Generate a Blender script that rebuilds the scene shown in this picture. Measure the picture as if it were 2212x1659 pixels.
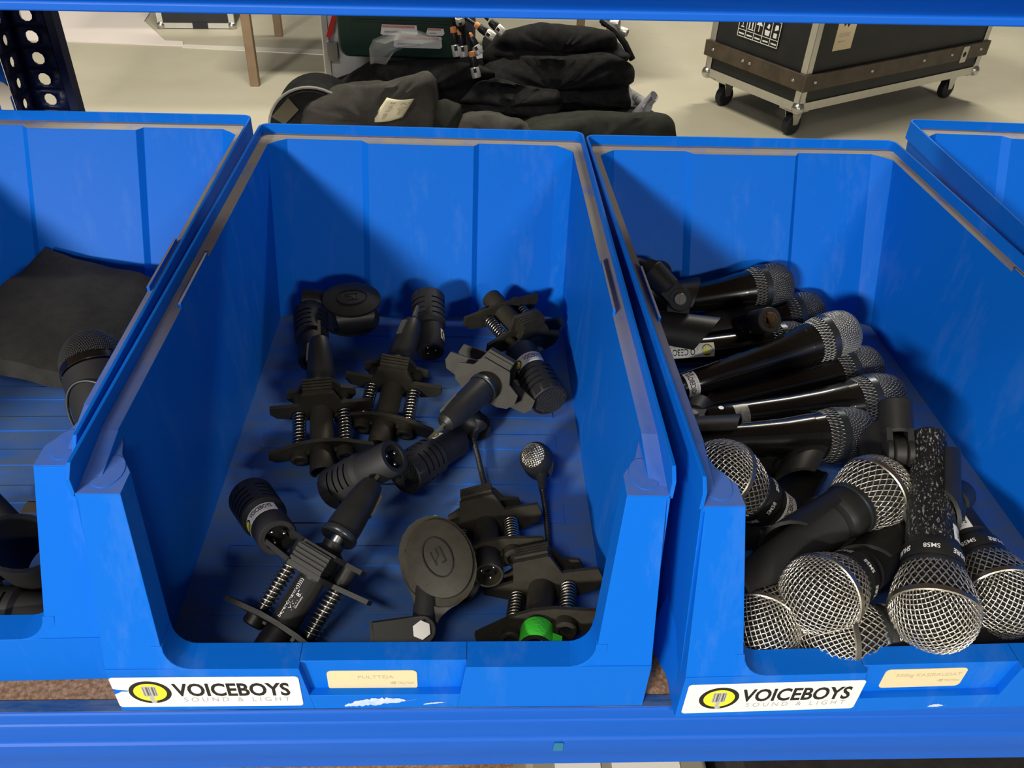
import bpy, bmesh, math, random
import numpy as np
from mathutils import Vector, Matrix, noise as mnoise
for o in list(bpy.data.objects): bpy.data.objects.remove(o)
random.seed(7)
scene = bpy.context.scene
COL = scene.collection
PI = math.pi
# ------------------------------------------------------------------ camera, world, lights, exposure
CX, CY, CZ = 0.0464, -0.3091, 0.4529
PITCH, YAW, ROLL, FPX = 0.65205, -0.06566, 0.05051, 1796.5
def cam_axes():
    cp, sp = math.cos(PITCH), math.sin(PITCH)
    f = Vector((0, cp, -sp)); u = Vector((0, sp, cp)); r = Vector((1, 0, 0))
    Z = Matrix.Rotation(YAW, 3, 'Z'); f, u, r = Z @ f, Z @ u, Z @ r
    return (r*math.cos(ROLL) + u*math.sin(ROLL), -r*math.sin(ROLL) + u*math.cos(ROLL), f)
CR, CU, CF = cam_axes()
CAM = Vector((CX, CY, CZ))
cd = bpy.data.cameras.new('camera'); cam = bpy.data.objects.new('camera', cd); COL.objects.link(cam)
cd.sensor_width = 36; cd.lens = 36*FPX/2212; cd.clip_start = .01; cd.clip_end = 100
m3 = Matrix((CR, CU, -CF)).transposed(); cam.matrix_world = Matrix.Translation(CAM) @ m3.to_4x4()
scene.camera = cam
w = bpy.data.worlds.new('world'); scene.world = w; w.use_nodes = True
w.node_tree.nodes['Background'].inputs[0].default_value = (1.0, .97, .90, 1)
w.node_tree.nodes['Background'].inputs[1].default_value = .105
def area(name, loc, target, sx, sy, power, col):
    l = bpy.data.lights.new(name, 'AREA'); l.shape = 'RECTANGLE'; l.size = sx; l.size_y = sy; l.energy = power; l.color = col
    o = bpy.data.objects.new(name, l); COL.objects.link(o); o.location = loc
    o.rotation_euler = (Vector(target) - Vector(loc)).to_track_quat('-Z', 'Y').to_euler(); return o
# ceiling lamps in the aisle in front of the rack, and in the hall behind it
area('aisle_lamp', (-2.9, -5.0, 2.25), (0, .2, 0), .9, .35, 400, (1, .95, .86))
area('aisle_lamp', (1.7, -5.4, 2.35), (0, .2, 0), .9, .35, 105, (1, .95, .86))
area('aisle_lamp', (-1.0, -1.7, 2.5), (0, 0, 0), 1.2, .35, 34, (1, .94, .84))
area('hall_lamp', (-.7, 2.3, 3.7), (-.7, 2.4, -.8), 1.4, .4, 190, (1, .93, .77))
area('hall_lamp', (2.4, 5.0, 3.9), (2.2, 4.0, -.8), 1.4, .4, 165, (1, .93, .77))
vs = scene.view_settings
vs.view_transform = 'Standard'; vs.look = 'None'; vs.gamma = 1; vs.exposure = 0.0; vs.use_curve_mapping = False

# ------------------------------------------------------------------ placing things by where they are seen
def ray(u, v): return CF + CR*((u-1106)/FPX) - CU*((v-829.5)/FPX)
def at(u, v, z=None, y=None):
    d = ray(u, v); t = (z-CZ)/d.z if z is not None else (y-CY)/d.y
    return CAM + d*t
def axis(pa, za, pb, length, far=True):
    """A lies on height za at pixel pa; B lies on the ray of pb, `length` away from A."""
    A = at(*pa, z=za); d = ray(*pb).normalized(); w0 = CAM - A
    b = d.dot(w0); c = w0.length_squared - length*length; D = b*b - c
    t = -b + (math.sqrt(D) if far else -math.sqrt(D)) if D > 0 else -b
    B = CAM + d*t
    return A, A + (B-A).normalized()*length
def frame(o, zax, xh=(0, 0, 1), roll=0):
    z = Vector(zax).normalized(); x = Vector(xh); x = x - z*x.dot(z)
    if x.length < 1e-5: x = Vector((1, 0, 0)) - z*z.x
    x.normalize(); y = z.cross(x)
    M = Matrix((x, y, z)).transposed().to_4x4(); M.translation = Vector(o)
    return M @ Matrix.Rotation(roll, 4, 'Z')
# ------------------------------------------------------------------ mesh helpers
class MB:
    def __init__(s): s.v = []; s.f = []
    def add(s, vs, fs, M=None):
        n = len(s.v)
        s.v += [tuple(M @ Vector(p)) if M is not None else tuple(p) for p in vs]
        s.f += [tuple(i+n for i in f) for f in fs]; return s
    def hexa(s, p, M=None):   # p: bottom 4 ccw, top 4 ccw
        return s.add(p, [(3,2,1,0),(4,5,6,7),(0,1,5,4),(1,2,6,5),(2,3,7,6),(3,0,4,7)], M)
    def box(s, x0, x1, y0, y1, z0, z1, M=None):
        return s.hexa([(x0,y0,z0),(x1,y0,z0),(x1,y1,z0),(x0,y1,z0),(x0,y0,z1),(x1,y0,z1),(x1,y1,z1),(x0,y1,z1)], M)
    def rbox(s, x0, x1, y0, y1, z0, z1, r, M=None, seg=3):   # rounded in plan
        P = []
        for cx, cy, a in ((x1-r,y0+r,-PI/2),(x1-r,y1-r,0),(x0+r,y1-r,PI/2),(x0+r,y0+r,PI)):
            for k in range(seg+1):
                t = a + PI/2*k/seg; P.append((cx+r*math.cos(t), cy+r*math.sin(t)))
        return s.prism(P, z0, z1, M)
    def prism(s, P, z0, z1, M=None):
        n = len(P)
        return s.add([(x,y,z0) for x,y in P]+[(x,y,z1) for x,y in P],
            [tuple(range(n-1,-1,-1)), tuple(range(n,2*n))]+[(i,(i+1)%n,n+(i+1)%n,n+i) for i in range(n)], M)
    def lathe(s, prof, seg=24, M=None, cap=True, a0=0, a1=2*PI):
        full = abs(a1-a0-2*PI) < 1e-6; m = seg if full else seg+1; vs = []; fs = []
        for r, z in prof:
            for k in range(m):
                a = a0+(a1-a0)*k/seg; vs.append((r*math.cos(a), r*math.sin(a), z))
        for j in range(len(prof)-1):
            for k in range(seg if not full else m):
                k2 = (k+1) % m; fs.append((j*m+k, j*m+k2, (j+1)*m+k2, (j+1)*m+k))
        if cap and full:
            fs.append(tuple(range(m-1,-1,-1))); t = (len(prof)-1)*m; fs.append(tuple(t+k for k in range(m)))
        return s.add(vs, fs, M)
    def tube(s, pts, r, seg=8, M=None, cap=True, closed=False):
        pts = [Vector(p) for p in pts]; n = len(pts); vs = []; fs = []; N = None
        for i, p in enumerate(pts):
            if closed: t = pts[(i+1) % n]-pts[i-1]
            else: t = pts[min(i+1,n-1)]-pts[max(i-1,0)]
            t.normalize()
            if N is None:
                N = t.orthogonal().normalized()
            N = (N - t*N.dot(t)).normalized(); B = t.cross(N); rr = r[i] if isinstance(r,(list,tuple)) else r
            for k in range(seg):
                a = 2*PI*k/seg; vs.append(p + (N*math.cos(a)+B*math.sin(a))*rr)
        for i in range(n if closed else n-1):
            j = (i+1) % n
            for k in range(seg): fs.append((i*seg+k, i*seg+(k+1)%seg, j*seg+(k+1)%seg, j*seg+k))
        if cap and not closed: fs += [tuple(range(seg-1,-1,-1)), tuple((n-1)*seg+k for k in range(seg))]
        return s.add(vs, fs, M)
    def cyl(s, a, b, r, seg=16, r2=None):
        a = Vector(a); b = Vector(b); return s.lathe([(r,0),(r if r2 is None else r2,(b-a).length)], seg, frame(a, b-a))
    def sphere(s, c, r, seg=12, rings=8, sc=(1,1,1)):
        M = Matrix.Translation(c) @ Matrix.Diagonal((*sc,1))
        return s.lathe([(max(r*math.sin(PI*i/rings),1e-5), -r*math.cos(PI*i/rings)) for i in range(rings+1)], seg, M)
    def mesh(s, name, mat, sharp=35):
        m = bpy.data.meshes.new(name); m.from_pydata(s.v, [], s.f); m.update()
        b = bmesh.new(); b.from_mesh(m); bmesh.ops.recalc_face_normals(b, faces=b.faces); b.to_mesh(m); b.free()
        m.polygons.foreach_set('use_smooth', [True]*len(m.polygons)); m.set_sharp_from_angle(angle=math.radians(sharp))
        m.materials.append(mat); return m
    def build(s, name, mat, parent=None, M=None, bevel=0, sharp=35, label=None):
        return link(name, s.mesh(name, mat, sharp), parent, M, bevel, label)
def link(name, mesh, parent=None, M=None, bevel=0, label=None):
    o = bpy.data.objects.new(name, mesh); COL.objects.link(o)
    if parent is not None: o.parent = parent
    if M is not None: o.matrix_local = M
    if bevel:
        b = o.modifiers.new('bevel', 'BEVEL'); b.width = bevel; b.segments = 2; b.limit_method = 'ANGLE'; b.angle_limit = math.radians(40)
        b.harden_normals = False
    if label: o['label'] = label
    return o
def tag(o, label, cat, group=None, kind=None):
    o['label'] = label; o['category'] = cat
    if group: o['group'] = group
    if kind: o['kind'] = kind
    return o
def thing(name, label, cat, M=None, group=None):
    o = bpy.data.objects.new(name, None); o.empty_display_size = .02; COL.objects.link(o)
    if M is not None: o.matrix_world = M
    return tag(o, label, cat, group)
def struct(o): o['kind'] = 'structure'; return o
def text_mesh(s, width, height, mat, bold=.0, shear=0, spacing=1.0, align='LEFT', name='text'):
    """flat lettering scaled to width x height (metres), lower left corner at 0,0"""
    c = bpy.data.curves.new('t', 'FONT'); c.body = s; c.offset = bold; c.shear = shear; c.space_character = spacing; c.resolution_u = 3; c.fill_mode = 'FRONT'
    o = bpy.data.objects.new('t', c); COL.objects.link(o)
    dg = bpy.context.evaluated_depsgraph_get(); dg.update()
    m = bpy.data.meshes.new_from_object(o.evaluated_get(dg)); bpy.data.objects.remove(o); bpy.data.curves.remove(c)
    n = len(m.vertices); co = np.empty(n*3, 'f'); m.vertices.foreach_get('co', co); co = co.reshape(-1,3)
    lo = co.min(0); hi = co.max(0)
    co[:,0] = (co[:,0]-lo[0])/(hi[0]-lo[0])*width; co[:,1] = (co[:,1]-lo[1])/(hi[1]-lo[1])*height; co[:,2] = 0
    m.vertices.foreach_set('co', co.reshape(-1)); m.name = name; m.materials.clear(); m.materials.append(mat); m.update()
    return m
def bend_text(m, r, z0, a0, flip=1):
    """wrap flat lettering round the local z axis, letters upright along +z"""
    b = bmesh.new(); b.from_mesh(m); bmesh.ops.subdivide_edges(b, edges=[e for e in b.edges if e.calc_length() > .003], cuts=2)
    bmesh.ops.triangulate(b, faces=b.faces)
    for v in b.verts:
        rr = r(z0+v.co.y) if callable(r) else r
        a = a0 + v.co.x/rr*flip; z = z0 + v.co.y; v.co = (rr*math.cos(a), rr*math.sin(a), z)
    b.to_mesh(m); b.free(); m.update(); return m
# ------------------------------------------------------------------ materials
MATS = {}
def mat(name, col, rough=.5, metal=0, var=.0, vscale=40, bump=0, bscale=400, spec=.5, col2=None, trans=0, ior=1.45, coat=0, alpha=1, stretch=(1,1,1), lo=.35, hi=.7):
    m = bpy.data.materials.new(name); m.use_nodes = True; nt = m.node_tree; b = nt.nodes['Principled BSDF']
    b.inputs['Base Color'].default_value = (*col,1); b.inputs['Roughness'].default_value = rough; b.inputs['Metallic'].default_value = metal
    b.inputs['Specular IOR Level'].default_value = spec; b.inputs['IOR'].default_value = ior
    if trans: b.inputs['Transmission Weight'].default_value = trans
    if coat: b.inputs['Coat Weight'].default_value = coat
    if alpha < 1: b.inputs['Alpha'].default_value = alpha
    tc = nt.nodes.new('ShaderNodeTexCoord'); mp = nt.nodes.new('ShaderNodeMapping'); mp.inputs['Scale'].default_value = stretch
    nt.links.new(tc.outputs['Object'], mp.inputs['Vector'])
    if var:
        n = nt.nodes.new('ShaderNodeTexNoise'); n.inputs['Scale'].default_value = vscale; n.inputs['Detail'].default_value = 6; n.inputs['Roughness'].default_value = .65
        nt.links.new(mp.outputs[0], n.inputs['Vector'])
        rp = nt.nodes.new('ShaderNodeMapRange'); rp.inputs[1].default_value = lo; rp.inputs[2].default_value = hi; rp.inputs[3].default_value = 0; rp.inputs[4].default_value = var
        nt.links.new(n.outputs[0], rp.inputs[0])
        mx = nt.nodes.new('ShaderNodeMix'); mx.data_type = 'RGBA'; mx.inputs['A'].default_value = (*col,1); mx.inputs['B'].default_value = (*(col2 or [min(1,c*2.2+.01) for c in col]),1)
        nt.links.new(rp.outputs[0], mx.inputs['Factor']); nt.links.new(mx.outputs['Result'], b.inputs['Base Color'])
    if bump:
        n2 = nt.nodes.new('ShaderNodeTexNoise'); n2.inputs['Scale'].default_value = bscale; n2.inputs['Detail'].default_value = 3
        nt.links.new(mp.outputs[0], n2.inputs['Vector'])
        bp = nt.nodes.new('ShaderNodeBump'); bp.inputs['Strength'].default_value = bump; bp.inputs['Distance'].default_value = .001
        nt.links.new(n2.outputs[0], bp.inputs['Height']); nt.links.new(bp.outputs[0], b.inputs['Normal'])
    MATS[name] = m; return m
def blue_plastic():
    """blue polypropylene: scuffs all over, settled dust on the up-facing ledge near the rim"""
    m = mat('blue_plastic', (.003,.130,.62), .45, spec=.08, bump=.05, bscale=900); nt = m.node_tree; b = nt.nodes['Principled BSDF']; L = nt.links.new
    tc = nt.nodes.new('ShaderNodeTexCoord'); geo = nt.nodes.new('ShaderNodeNewGeometry')
    sp = nt.nodes.new('ShaderNodeSeparateXYZ'); L(tc.outputs['Object'], sp.inputs[0])
    sn = nt.nodes.new('ShaderNodeSeparateXYZ'); L(geo.outputs['Normal'], sn.inputs[0])
    def rng(src, a, b_, c=0, d=1):
        n = nt.nodes.new('ShaderNodeMapRange'); n.inputs[1].default_value = a; n.inputs[2].default_value = b_; n.inputs[3].default_value = c; n.inputs[4].default_value = d
        L(src, n.inputs[0]); return n.outputs[0]
    def mul(a, c):
        n = nt.nodes.new('ShaderNodeMath'); n.operation = 'MULTIPLY'; L(a, n.inputs[0])
        if isinstance(c,(int,float)): n.inputs[1].default_value = c
        else: L(c, n.inputs[1])
        return n.outputs[0]
    def nz(scale, stretch=(1,1,1), detail=7):
        mp = nt.nodes.new('ShaderNodeMapping'); mp.inputs['Scale'].default_value = stretch; L(tc.outputs['Object'], mp.inputs[0])
        n = nt.nodes.new('ShaderNodeTexNoise'); n.inputs['Scale'].default_value = scale; n.inputs['Detail'].default_value = detail; n.inputs['Roughness'].default_value = .68; L(mp.outputs[0], n.inputs['Vector']); return n.outputs[0]
    up = rng(sn.outputs['Z'], .85, .97)
    hi = rng(sp.outputs['Z'], .135, .140); lowz = rng(sp.outputs['Z'], .1556, .1545)
    yb = rng(sp.outputs['Y'], .03, .20, .25, 1)
    ledge = mul(mul(mul(up, hi), lowz), mul(yb, rng(nz(35), .25, .5, .45, .95)))
    scuff = mul(rng(nz(26, (1.6,1,.35)), .54, .80), .20)
    fl = mul(mul(up, rng(sp.outputs['Z'], .012, .008)), rng(nz(16, (1,3.2,1)), .34, .64, .28, .85))
    def mix(fac, a, c):
        n = nt.nodes.new('ShaderNodeMix'); n.data_type = 'RGBA'; L(fac, n.inputs['Factor'])
        if isinstance(a, tuple): n.inputs['A'].default_value = (*a,1)
        else: L(a, n.inputs['A'])
        n.inputs['B'].default_value = (*c,1); return n.outputs['Result']
    c1 = mix(scuff, (.003,.130,.62), (.16,.30,.60))
    c2 = mix(fl, c1, (.105,.145,.19))
    c3 = mix(ledge, c2, (.31,.27,.21))
    L(c3, b.inputs['Base Color'])
    r = nt.nodes.new('ShaderNodeMath'); r.operation = 'MULTIPLY_ADD'; L(ledge, r.inputs[0]); r.inputs[1].default_value = .4; r.inputs[2].default_value = .42; L(r.outputs[0], b.inputs['Roughness'])
    return m
BLUE = blue_plastic()
RACK = mat('blue_rack_paint', (.003,.092,.50), .45, spec=.25, var=.22, vscale=14, col2=(.05,.16,.50), stretch=(.25,3,3), lo=.5, hi=.8)
RACKW = mat('worn_rack_paint', (.008,.06,.20), .5, var=.9, vscale=60, col2=(.20,.22,.22), stretch=(.15,1,1), lo=.42, hi=.72)
RACKD = mat('dark_rack_paint', (.002,.006,.035), .45)
CHIP = mat('chipboard', (.20,.10,.045), .85, var=1, vscale=330, col2=(.42,.26,.14), bump=.3, bscale=500, lo=.4, hi=.65)
CONC = mat('concrete', (.43,.40,.31), .55, var=.55, vscale=1.6, col2=(.56,.53,.43), bump=.05, bscale=60)
WHITE = mat('white_vinyl', (.84,.83,.78), .45)
CREAM = mat('cream_card', (.72,.60,.36), .55, var=.3, vscale=60, col2=(.62,.53,.36))
INK = mat('black_ink', (.006,.005,.005), .5)
GREYINK = mat('grey_ink', (.36,.36,.38), .6)
FAINT = mat('faint_ink', (.48,.42,.28), .6)
YELLOW = mat('yellow_ink', (.90,.86,.03), .5)
SILVERINK = mat('silver_ink', (.42,.42,.42), .5)
PAPERW = mat('torn_paper', (.62,.68,.82), .8, var=.7, vscale=120, col2=(.16,.34,.75))
# ------------------------------------------------------------------ the setting: hall floor
FZ = -.80
b = MB(); b.box(-9, 9, -7, 12, FZ-.05, FZ); fl = struct(b.build('floor', CONC)); fl['label'] = 'pale dusty concrete hall floor'
def floor_patch(name, px, mt, label, cat, t=.003):
    P = [at(u, v, z=FZ) for u, v in px]; c = sum(P, Vector())/len(P)
    b = MB(); b.prism([(p.x-c.x, p.y-c.y) for p in P], 0, t); return tag(b.build(name, mt, M=Matrix.Translation((c.x, c.y, FZ+.0005))), label, cat)
TAPE = mat('white_floor_paint', (.72,.69,.62), .6, var=.3, vscale=8, col2=(.6,.57,.5))
SHEET = mat('white_cardboard', (.74,.67,.64), .8, var=.2, vscale=3, col2=(.62,.57,.54))
floor_patch('floor_marking', [(390,97),(395,104),(720,120),(720,109)], TAPE, 'white painted line running across the concrete floor', 'floor marking')
floor_patch('cardboard_sheet', [(60,88),(396,101),(395,92),(357,90),(312,48),(330,20),(40,10)], SHEET, 'large white cardboard sheet lying flat on the floor', 'cardboard', .006)
# ------------------------------------------------------------------ shelving rack
rack = thing('shelving_rack', 'blue steel shelving rack that carries the row of blue bins', 'rack', Matrix.Translation((0,0,0)))
X0, X1 = -1.15, 1.55
def extrude_x(P, x0, x1):   # P in (y,z)
    M = Matrix(((0,0,1,0),(1,0,0,0),(0,1,0,0),(0,0,0,1)))
    b = MB(); b.prism(P, x0, x1, M); return b
BP = [(-.026,-.0006),(-.0335,-.0006),(-.0352,-.0022),(-.0355,-.010),(-.0368,-.0115),(-.0368,-.027),(-.0385,-.029),(-.0388,-.044),(-.0380,-.0455),(-.0380,-.0575),(-.0365,-.059),(-.004,-.059),(-.004,-.020),(-.026,-.020)]
beam = extrude_x(BP, X0, X1).build('front_beam', RACK, rack, bevel=.0008)
b = MB(); b.box(X0, X1, -.0335, -.0262, -.0007, -.0001); b.build('worn_beam_edge', RACKW, beam, label='scratched dull top edge of the beam')
p = at(1206, 1612, y=-.0388)
b = MB(); b.rbox(-.0030,.0030,-.0045,.0045,0,.0006,.001); s_ = b.build('lock_slot', mat('teal_slot', (.01,.16,.30), .3), beam, Matrix(((1,0,0,p.x),(0,0,-1,-.0388),(0,1,0,p.z),(0,0,0,1))), label='small teal slot in the beam face')
b = MB(); b.box(X0, X1, -.0255, .56, -.018, -.0003); b.build('shelf_board', CHIP, rack)
b = extrude_x([(.585,-.001),(.562,-.001),(.562,-.06),(.585,-.06)], X0, X1); b.build('rear_beam', RACK, rack)
# upper level: its front beam closes the view at the top
A_ = at(0, 23, y=-.036); B_ = at(2212, 59, y=-.036); dz = (B_.z-A_.z)/(B_.x-A_.x); z0 = A_.z - dz*A_.x
UM = Matrix.Translation((0,0,z0)) @ Matrix.Rotation(-math.atan(dz), 4, 'Y')
UP = [(-.0360,0),(-.0360,.0028),(-.0345,.0032),(-.0130,.0052),(-.0115,.0065),(-.0115,.0150),(-.0440,.0160),(-.0450,.0175),(-.0450,.060),(-.004,.060),(-.004,0)]  # sloped recess and out-of-view overhang added to shade the face above the lip
ub = extrude_x(UP, X0, X1).build('front_beam', RACK, rack, UM, bevel=.0006)
b = MB(); b.box(X0, X1, -.0035, .56, .043, .060); b.build('shelf_board', CHIP, rack, UM)
b = extrude_x([(.585,.06),(.562,.06),(.562,0),(.585,0)], X0, X1); b.build('rear_beam', RACK, rack, UM)
# perforated rear post seen behind the leftmost bin
def perf(b, w, h, cols, pitch, r, M, sides=6, wd=1.0):
    """plate in local xz (x 0..w, z 0..h) with a column of holes"""
    n = int(h/pitch); cw = w/cols
    for i in range(cols):
        for j in range(n):
            cx = (i+.5)*cw; cz = (j+.5)*pitch; R = []; Q = []
            ac = math.atan2(pitch/2, cw/2); A = sorted([ac, PI-ac, PI+ac, 2*PI-ac] + [2*PI*k/10 for k in range(10)]); K = len(A)
            for a in A:
                ca, sa = math.cos(a), math.sin(a)
                t = min((cw/2)/max(abs(ca),1e-6), (pitch/2)/max(abs(sa),1e-6))
                Q.append((cx+ca*t, 0, cz+sa*t)); R.append((cx+ca*r*wd, 0, cz+sa*r))
            b.add(R+Q, [(k,(k+1)%K,K+(k+1)%K,K+k) for k in range(K)], M)
post = MB()
PX = -.368; PY = .565; ZB = -.15; HH = .66
perf(post, .036, HH, 1, .0205, .0062, Matrix.Translation((PX-.036, PY, ZB)))
perf(post, .030, HH, 1, .0205, .0052, Matrix.Translation((PX-.036-.004, PY-.030, ZB)) @ Matrix.Rotation(PI/2*.93, 4, 'Z'), wd=.8)
o = post.build('rear_post', RACKD, rack); sm = o.modifiers.new('thickness', 'SOLIDIFY'); sm.thickness = .0018
b = MB(); b.box(PX, PX+.008, PY-.003, PY+.012, ZB, ZB+HH); b.build('post_edge', RACKD, o)
b = MB(); b.box(PX-.110, PX-.0398, PY-.0335, PY-.0315, ZB, ZB+HH); b.build('post_face', RACK, o)
b = MB(); kp = at(2, 196, y=PY-.0336); b.lathe([(.0095,0),(.0095,.0006)], 20, Matrix.Translation((kp.x, PY-.0337, kp.z)) @ Matrix.Rotation(PI/2,4,'X')); b.box(kp.x-.005, kp.x+.007, PY-.0341, PY-.0337, kp.z-.020, kp.z); b.build('keyhole', mat('pale_gap', (.55,.50,.40), .8), o, label='pale keyhole slot through the post')
# lower shelf level, just visible under the front beam
b = MB(); b.box(X0, X1, -.03, .56, -.47, -.45); b.build('shelf_board', CHIP, rack)
b = extrude_x([(y, z-.45) for y, z in BP], X0, X1); b.build('front_beam', RACK, rack)
DK = mat('black_fabric_case', (.012,.011,.010), .8, var=.5, vscale=90)
cs = thing('black_case', 'black case on the lower shelf showing under the beam at lower right', 'case', Matrix.Translation((.50,.13,-.45)))
b = MB(); b.box(-.23,.32,-.12,.3,0,.24); b.build('case_body', DK, cs, bevel=.01)
b = MB(); b.box(-.24,.33,-.125,.3,.24,.27); b.build('case_lid', DK, cs, bevel=.008)
wb = thing('clear_plastic_box', 'clear box with white labels on the lower shelf, left of the black case', 'box', Matrix.Translation((.185,.10,-.45)))
b = MB(); b.box(-.085,.075,-.10,.2,0,.20); b.build('box_body', mat('milky_plastic', (.30,.28,.22), .3), wb, bevel=.006)
b = MB(); b.box(-.01,.05,-.05,-.01,.2,.201); b.box(-.06,-.02,-.05,-.01,.2,.201); b.build('label', WHITE, wb)
# ------------------------------------------------------------------ storage bins
L_, H_, ZL, ZP, YB, ZS = .481, .159, .150, .1429, -.0335, .040
def bin_body_mesh():
    b = MB()
    # lip: thin upstanding rim with rounded rear corners
    R = .009
    path = [(-.155,.0),(-.155,.006),(-.155,.03),(-.155,L_-R)]
    for k in range(1,6): a = PI - PI/2*k/5; path.append((-.155+R+R*math.cos(a), L_-R+R*math.sin(a)))
    full = path + [(-x,y) for x,y in reversed(path)]
    n = len(full); vs = []; fs = []
    for i,(x,y) in enumerate(full):
        a = Vector(full[max(i-1,0)]); c = Vector(full[min(i+1,n-1)]); t = (c-a).normalized(); nr = Vector((t.y,-t.x))  # inward
        xi, yi = x+nr.x*.0022, y+nr.y*.0022
        top = H_ if 0 < i < n-1 else H_-.006
        vs += [(x,y,ZP-.002),(xi,yi,ZP-.002),(xi,yi,top),(x,y,top)]
    for i in range(n-1):
        for k in range(4): fs.append((i*4+k,i*4+(k+1)%4,i*4+4+(k+1)%4,i*4+4+k))
    fs += [(0,1,2,3),((n-1)*4+3,(n-1)*4+2,(n-1)*4+1,(n-1)*4)]
    b.add(vs, fs)
    # ledge inside the lip, inner edge with stepped middle panel and chamfered corners
    O = [(-.1538,.042),(-.1538,L_-.010),(-.1515,L_-.004),(-.146,L_-.0014),(-.058,L_-.0014),(-.051,L_-.0014),(.049,L_-.0014),(.054,L_-.0014),(.146,L_-.0014),(.1515,L_-.004),(.1538,L_-.010),(.1538,.042)]
    I = [(-.1435,.042),(-.1435,.451),(-.137,.4585),(-.128,.466),(-.058,.466),(-.051,.4585),(.049,.4585),(.054,.466),(.128,.466),(.137,.4585),(.1435,.451),(.1435,.042)]
    D = [(-.137,.01),(-.137,.380),(-.132,.384),(-.125,.389),(-.056,.389),(-.050,.386),(.048,.386),(.053,.389),(.125,.389),(.132,.384),(.137,.380),(.137,.01)]
    n = len(O); vs = [(x,y,ZL) for x,y in O]+[(x,y,ZL) for x,y in I]+[(x,y,.004) for x,y in D]+[(x,y,.0) for x,y in [(-.1515,.042),(-.1515,.43),(-.15,.436),(-.145,.44),(-.058,.44),(-.051,.44),(.049,.44),(.054,.44),(.145,.44),(.15,.436),(.1515,.43),(.1515,.042)]]
    fs = []
    for i in range(n-1):
        fs += [(i,i+1,n+i+1,n+i),(n+i,n+i+1,2*n+i+1,2*n+i),(3*n+i,3*n+i+1,i+1,i)]
    b.add(vs, fs)
    for s in (-1,1):
        # front part of the side wall, from the ledge down to the pillar plate
        q = lambda x,y,z: (s*x,y,z)
        b.hexa([q(.1365,YB+.003,0),q(.1522,YB+.001,0),q(.1515,.044,0),q(.137,.044,0),q(.1435,.006,ZP-.001),q(.1538,.0005,ZP-.001),q(.1538,.044,ZL-.0002),q(.1435,.044,ZL-.0002)])
        # pillar plate on top
        P = [(.1303,0),(.1538,0),(.1538,.046),(.1435,.046),(.139,.030),(.1303,.016)]
        b.prism([(s*x,y) for x,y in (P if s>0 else P[::-1])], ZP-.004, ZP)
        # raised oval on the plate
        M = Matrix.Translation((s*.1420,.0165,ZP-.0002)) @ Matrix.Diagonal((.0085,.0125,1,1)); b.lathe([(1,0),(1,.0006),(.93,.0006)], 20, M)
        # pillar: leaning front post
        b.hexa([q(.119,YB,ZS-.002),q(.1525,YB,ZS-.002),q(.1525,YB+.018,ZS-.002),q(.119,YB+.018,ZS-.002),q(.1303,0,ZP-.001),q(.1518,0,ZP-.001),q(.1518,.016,ZP-.001),q(.1303,.016,ZP-.001)])
        # fillet between pillar and sill
        F = [(.125,ZS-.003)]+[(.120-.014+.014*math.sin(a), ZS+.014-.014*math.cos(a)) for a in [PI/2*k/6 for k in range(7)]]+[(.1265,ZS+.014)]
        vs = [(s*x, YB+.0002+(max(z-ZS,0))*.325, z) for x,z in F]+[(s*x, YB+.0175+(max(z-ZS,0))*.325, z) for x,z in F]; m = len(F)
        b.add(vs, [tuple(range(m)), tuple(range(2*m-1,m-1,-1))]+[(i,(i+1)%m,m+(i+1)%m,m+i) for i in range(m)])
        # lower front panel either side of the card recess
        e0, e1 = (.0466,.0417)
        b.hexa([q(e1,YB,.0),q(.1525,YB,0),q(.1525,YB+.0175,0),q(e1,YB+.0175,0),q(e0,YB,ZS),q(.1525,YB,ZS),q(.1525,YB+.0175,ZS),q(e0,YB+.0175,ZS)])
        # gusset fin at the lower corner
        b.hexa([q(.150,YB+.014,.016),q(.1525,YB+.010,.012),q(.160,YB+.050,.004),q(.150,YB+.050,.004),q(.150,YB+.016,.045),q(.1525,YB+.014,.045),q(.1528,YB+.055,.045),q(.150,YB+.055,.045)])
        # raised strips on the ledge beside the card slots
        b.box(min(s*.1435,s*.1455), max(s*.1435,s*.1455), .165, .235, ZL-.006, ZL+.0035)
    b.hexa([(-.0418,YB,0),(.0418,YB,0),(.0418,YB+.0175,0),(-.0418,YB+.0175,0),(-.0435,YB,.0137),(.0435,YB,.0137),(.0435,YB+.0175,.0137),(-.0435,YB+.0175,.0137)])
    b.box(-.0475,.0475, YB+.0050, YB+.0175, .0, ZS)
    # floor with shallow cross ribs
    b.box(-.1515,.1515, YB+.010, .435, .0, .0040)
    for k in range(9): b.box(-.118,.118, .03+k*.04, .048+k*.04, .0038, .0046)
    return b.mesh('bin_body', BLUE, 30)
BODY = bin_body_mesh()
def facing(x, y, z): return Matrix(((1,0,0,x),(0,0,-1,y),(0,1,0,z),(0,0,0,1)))   # flat print on a surface facing the aisle
def rrect(w, h, r, seg=4):
    P = []
    for cx, cy, a in ((w-r,r,-PI/2),(w-r,h-r,0),(r,h-r,PI/2),(r,r,PI)):
        for k in range(seg+1): t = a+PI/2*k/seg; P.append((cx+r*math.cos(t), cy+r*math.sin(t)))
    return P
def ellipse(cx, cy, rx, ry, n=36): return [(cx+rx*math.cos(2*PI*k/n), cy+ry*math.sin(2*PI*k/n)) for k in range(n)]
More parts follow.
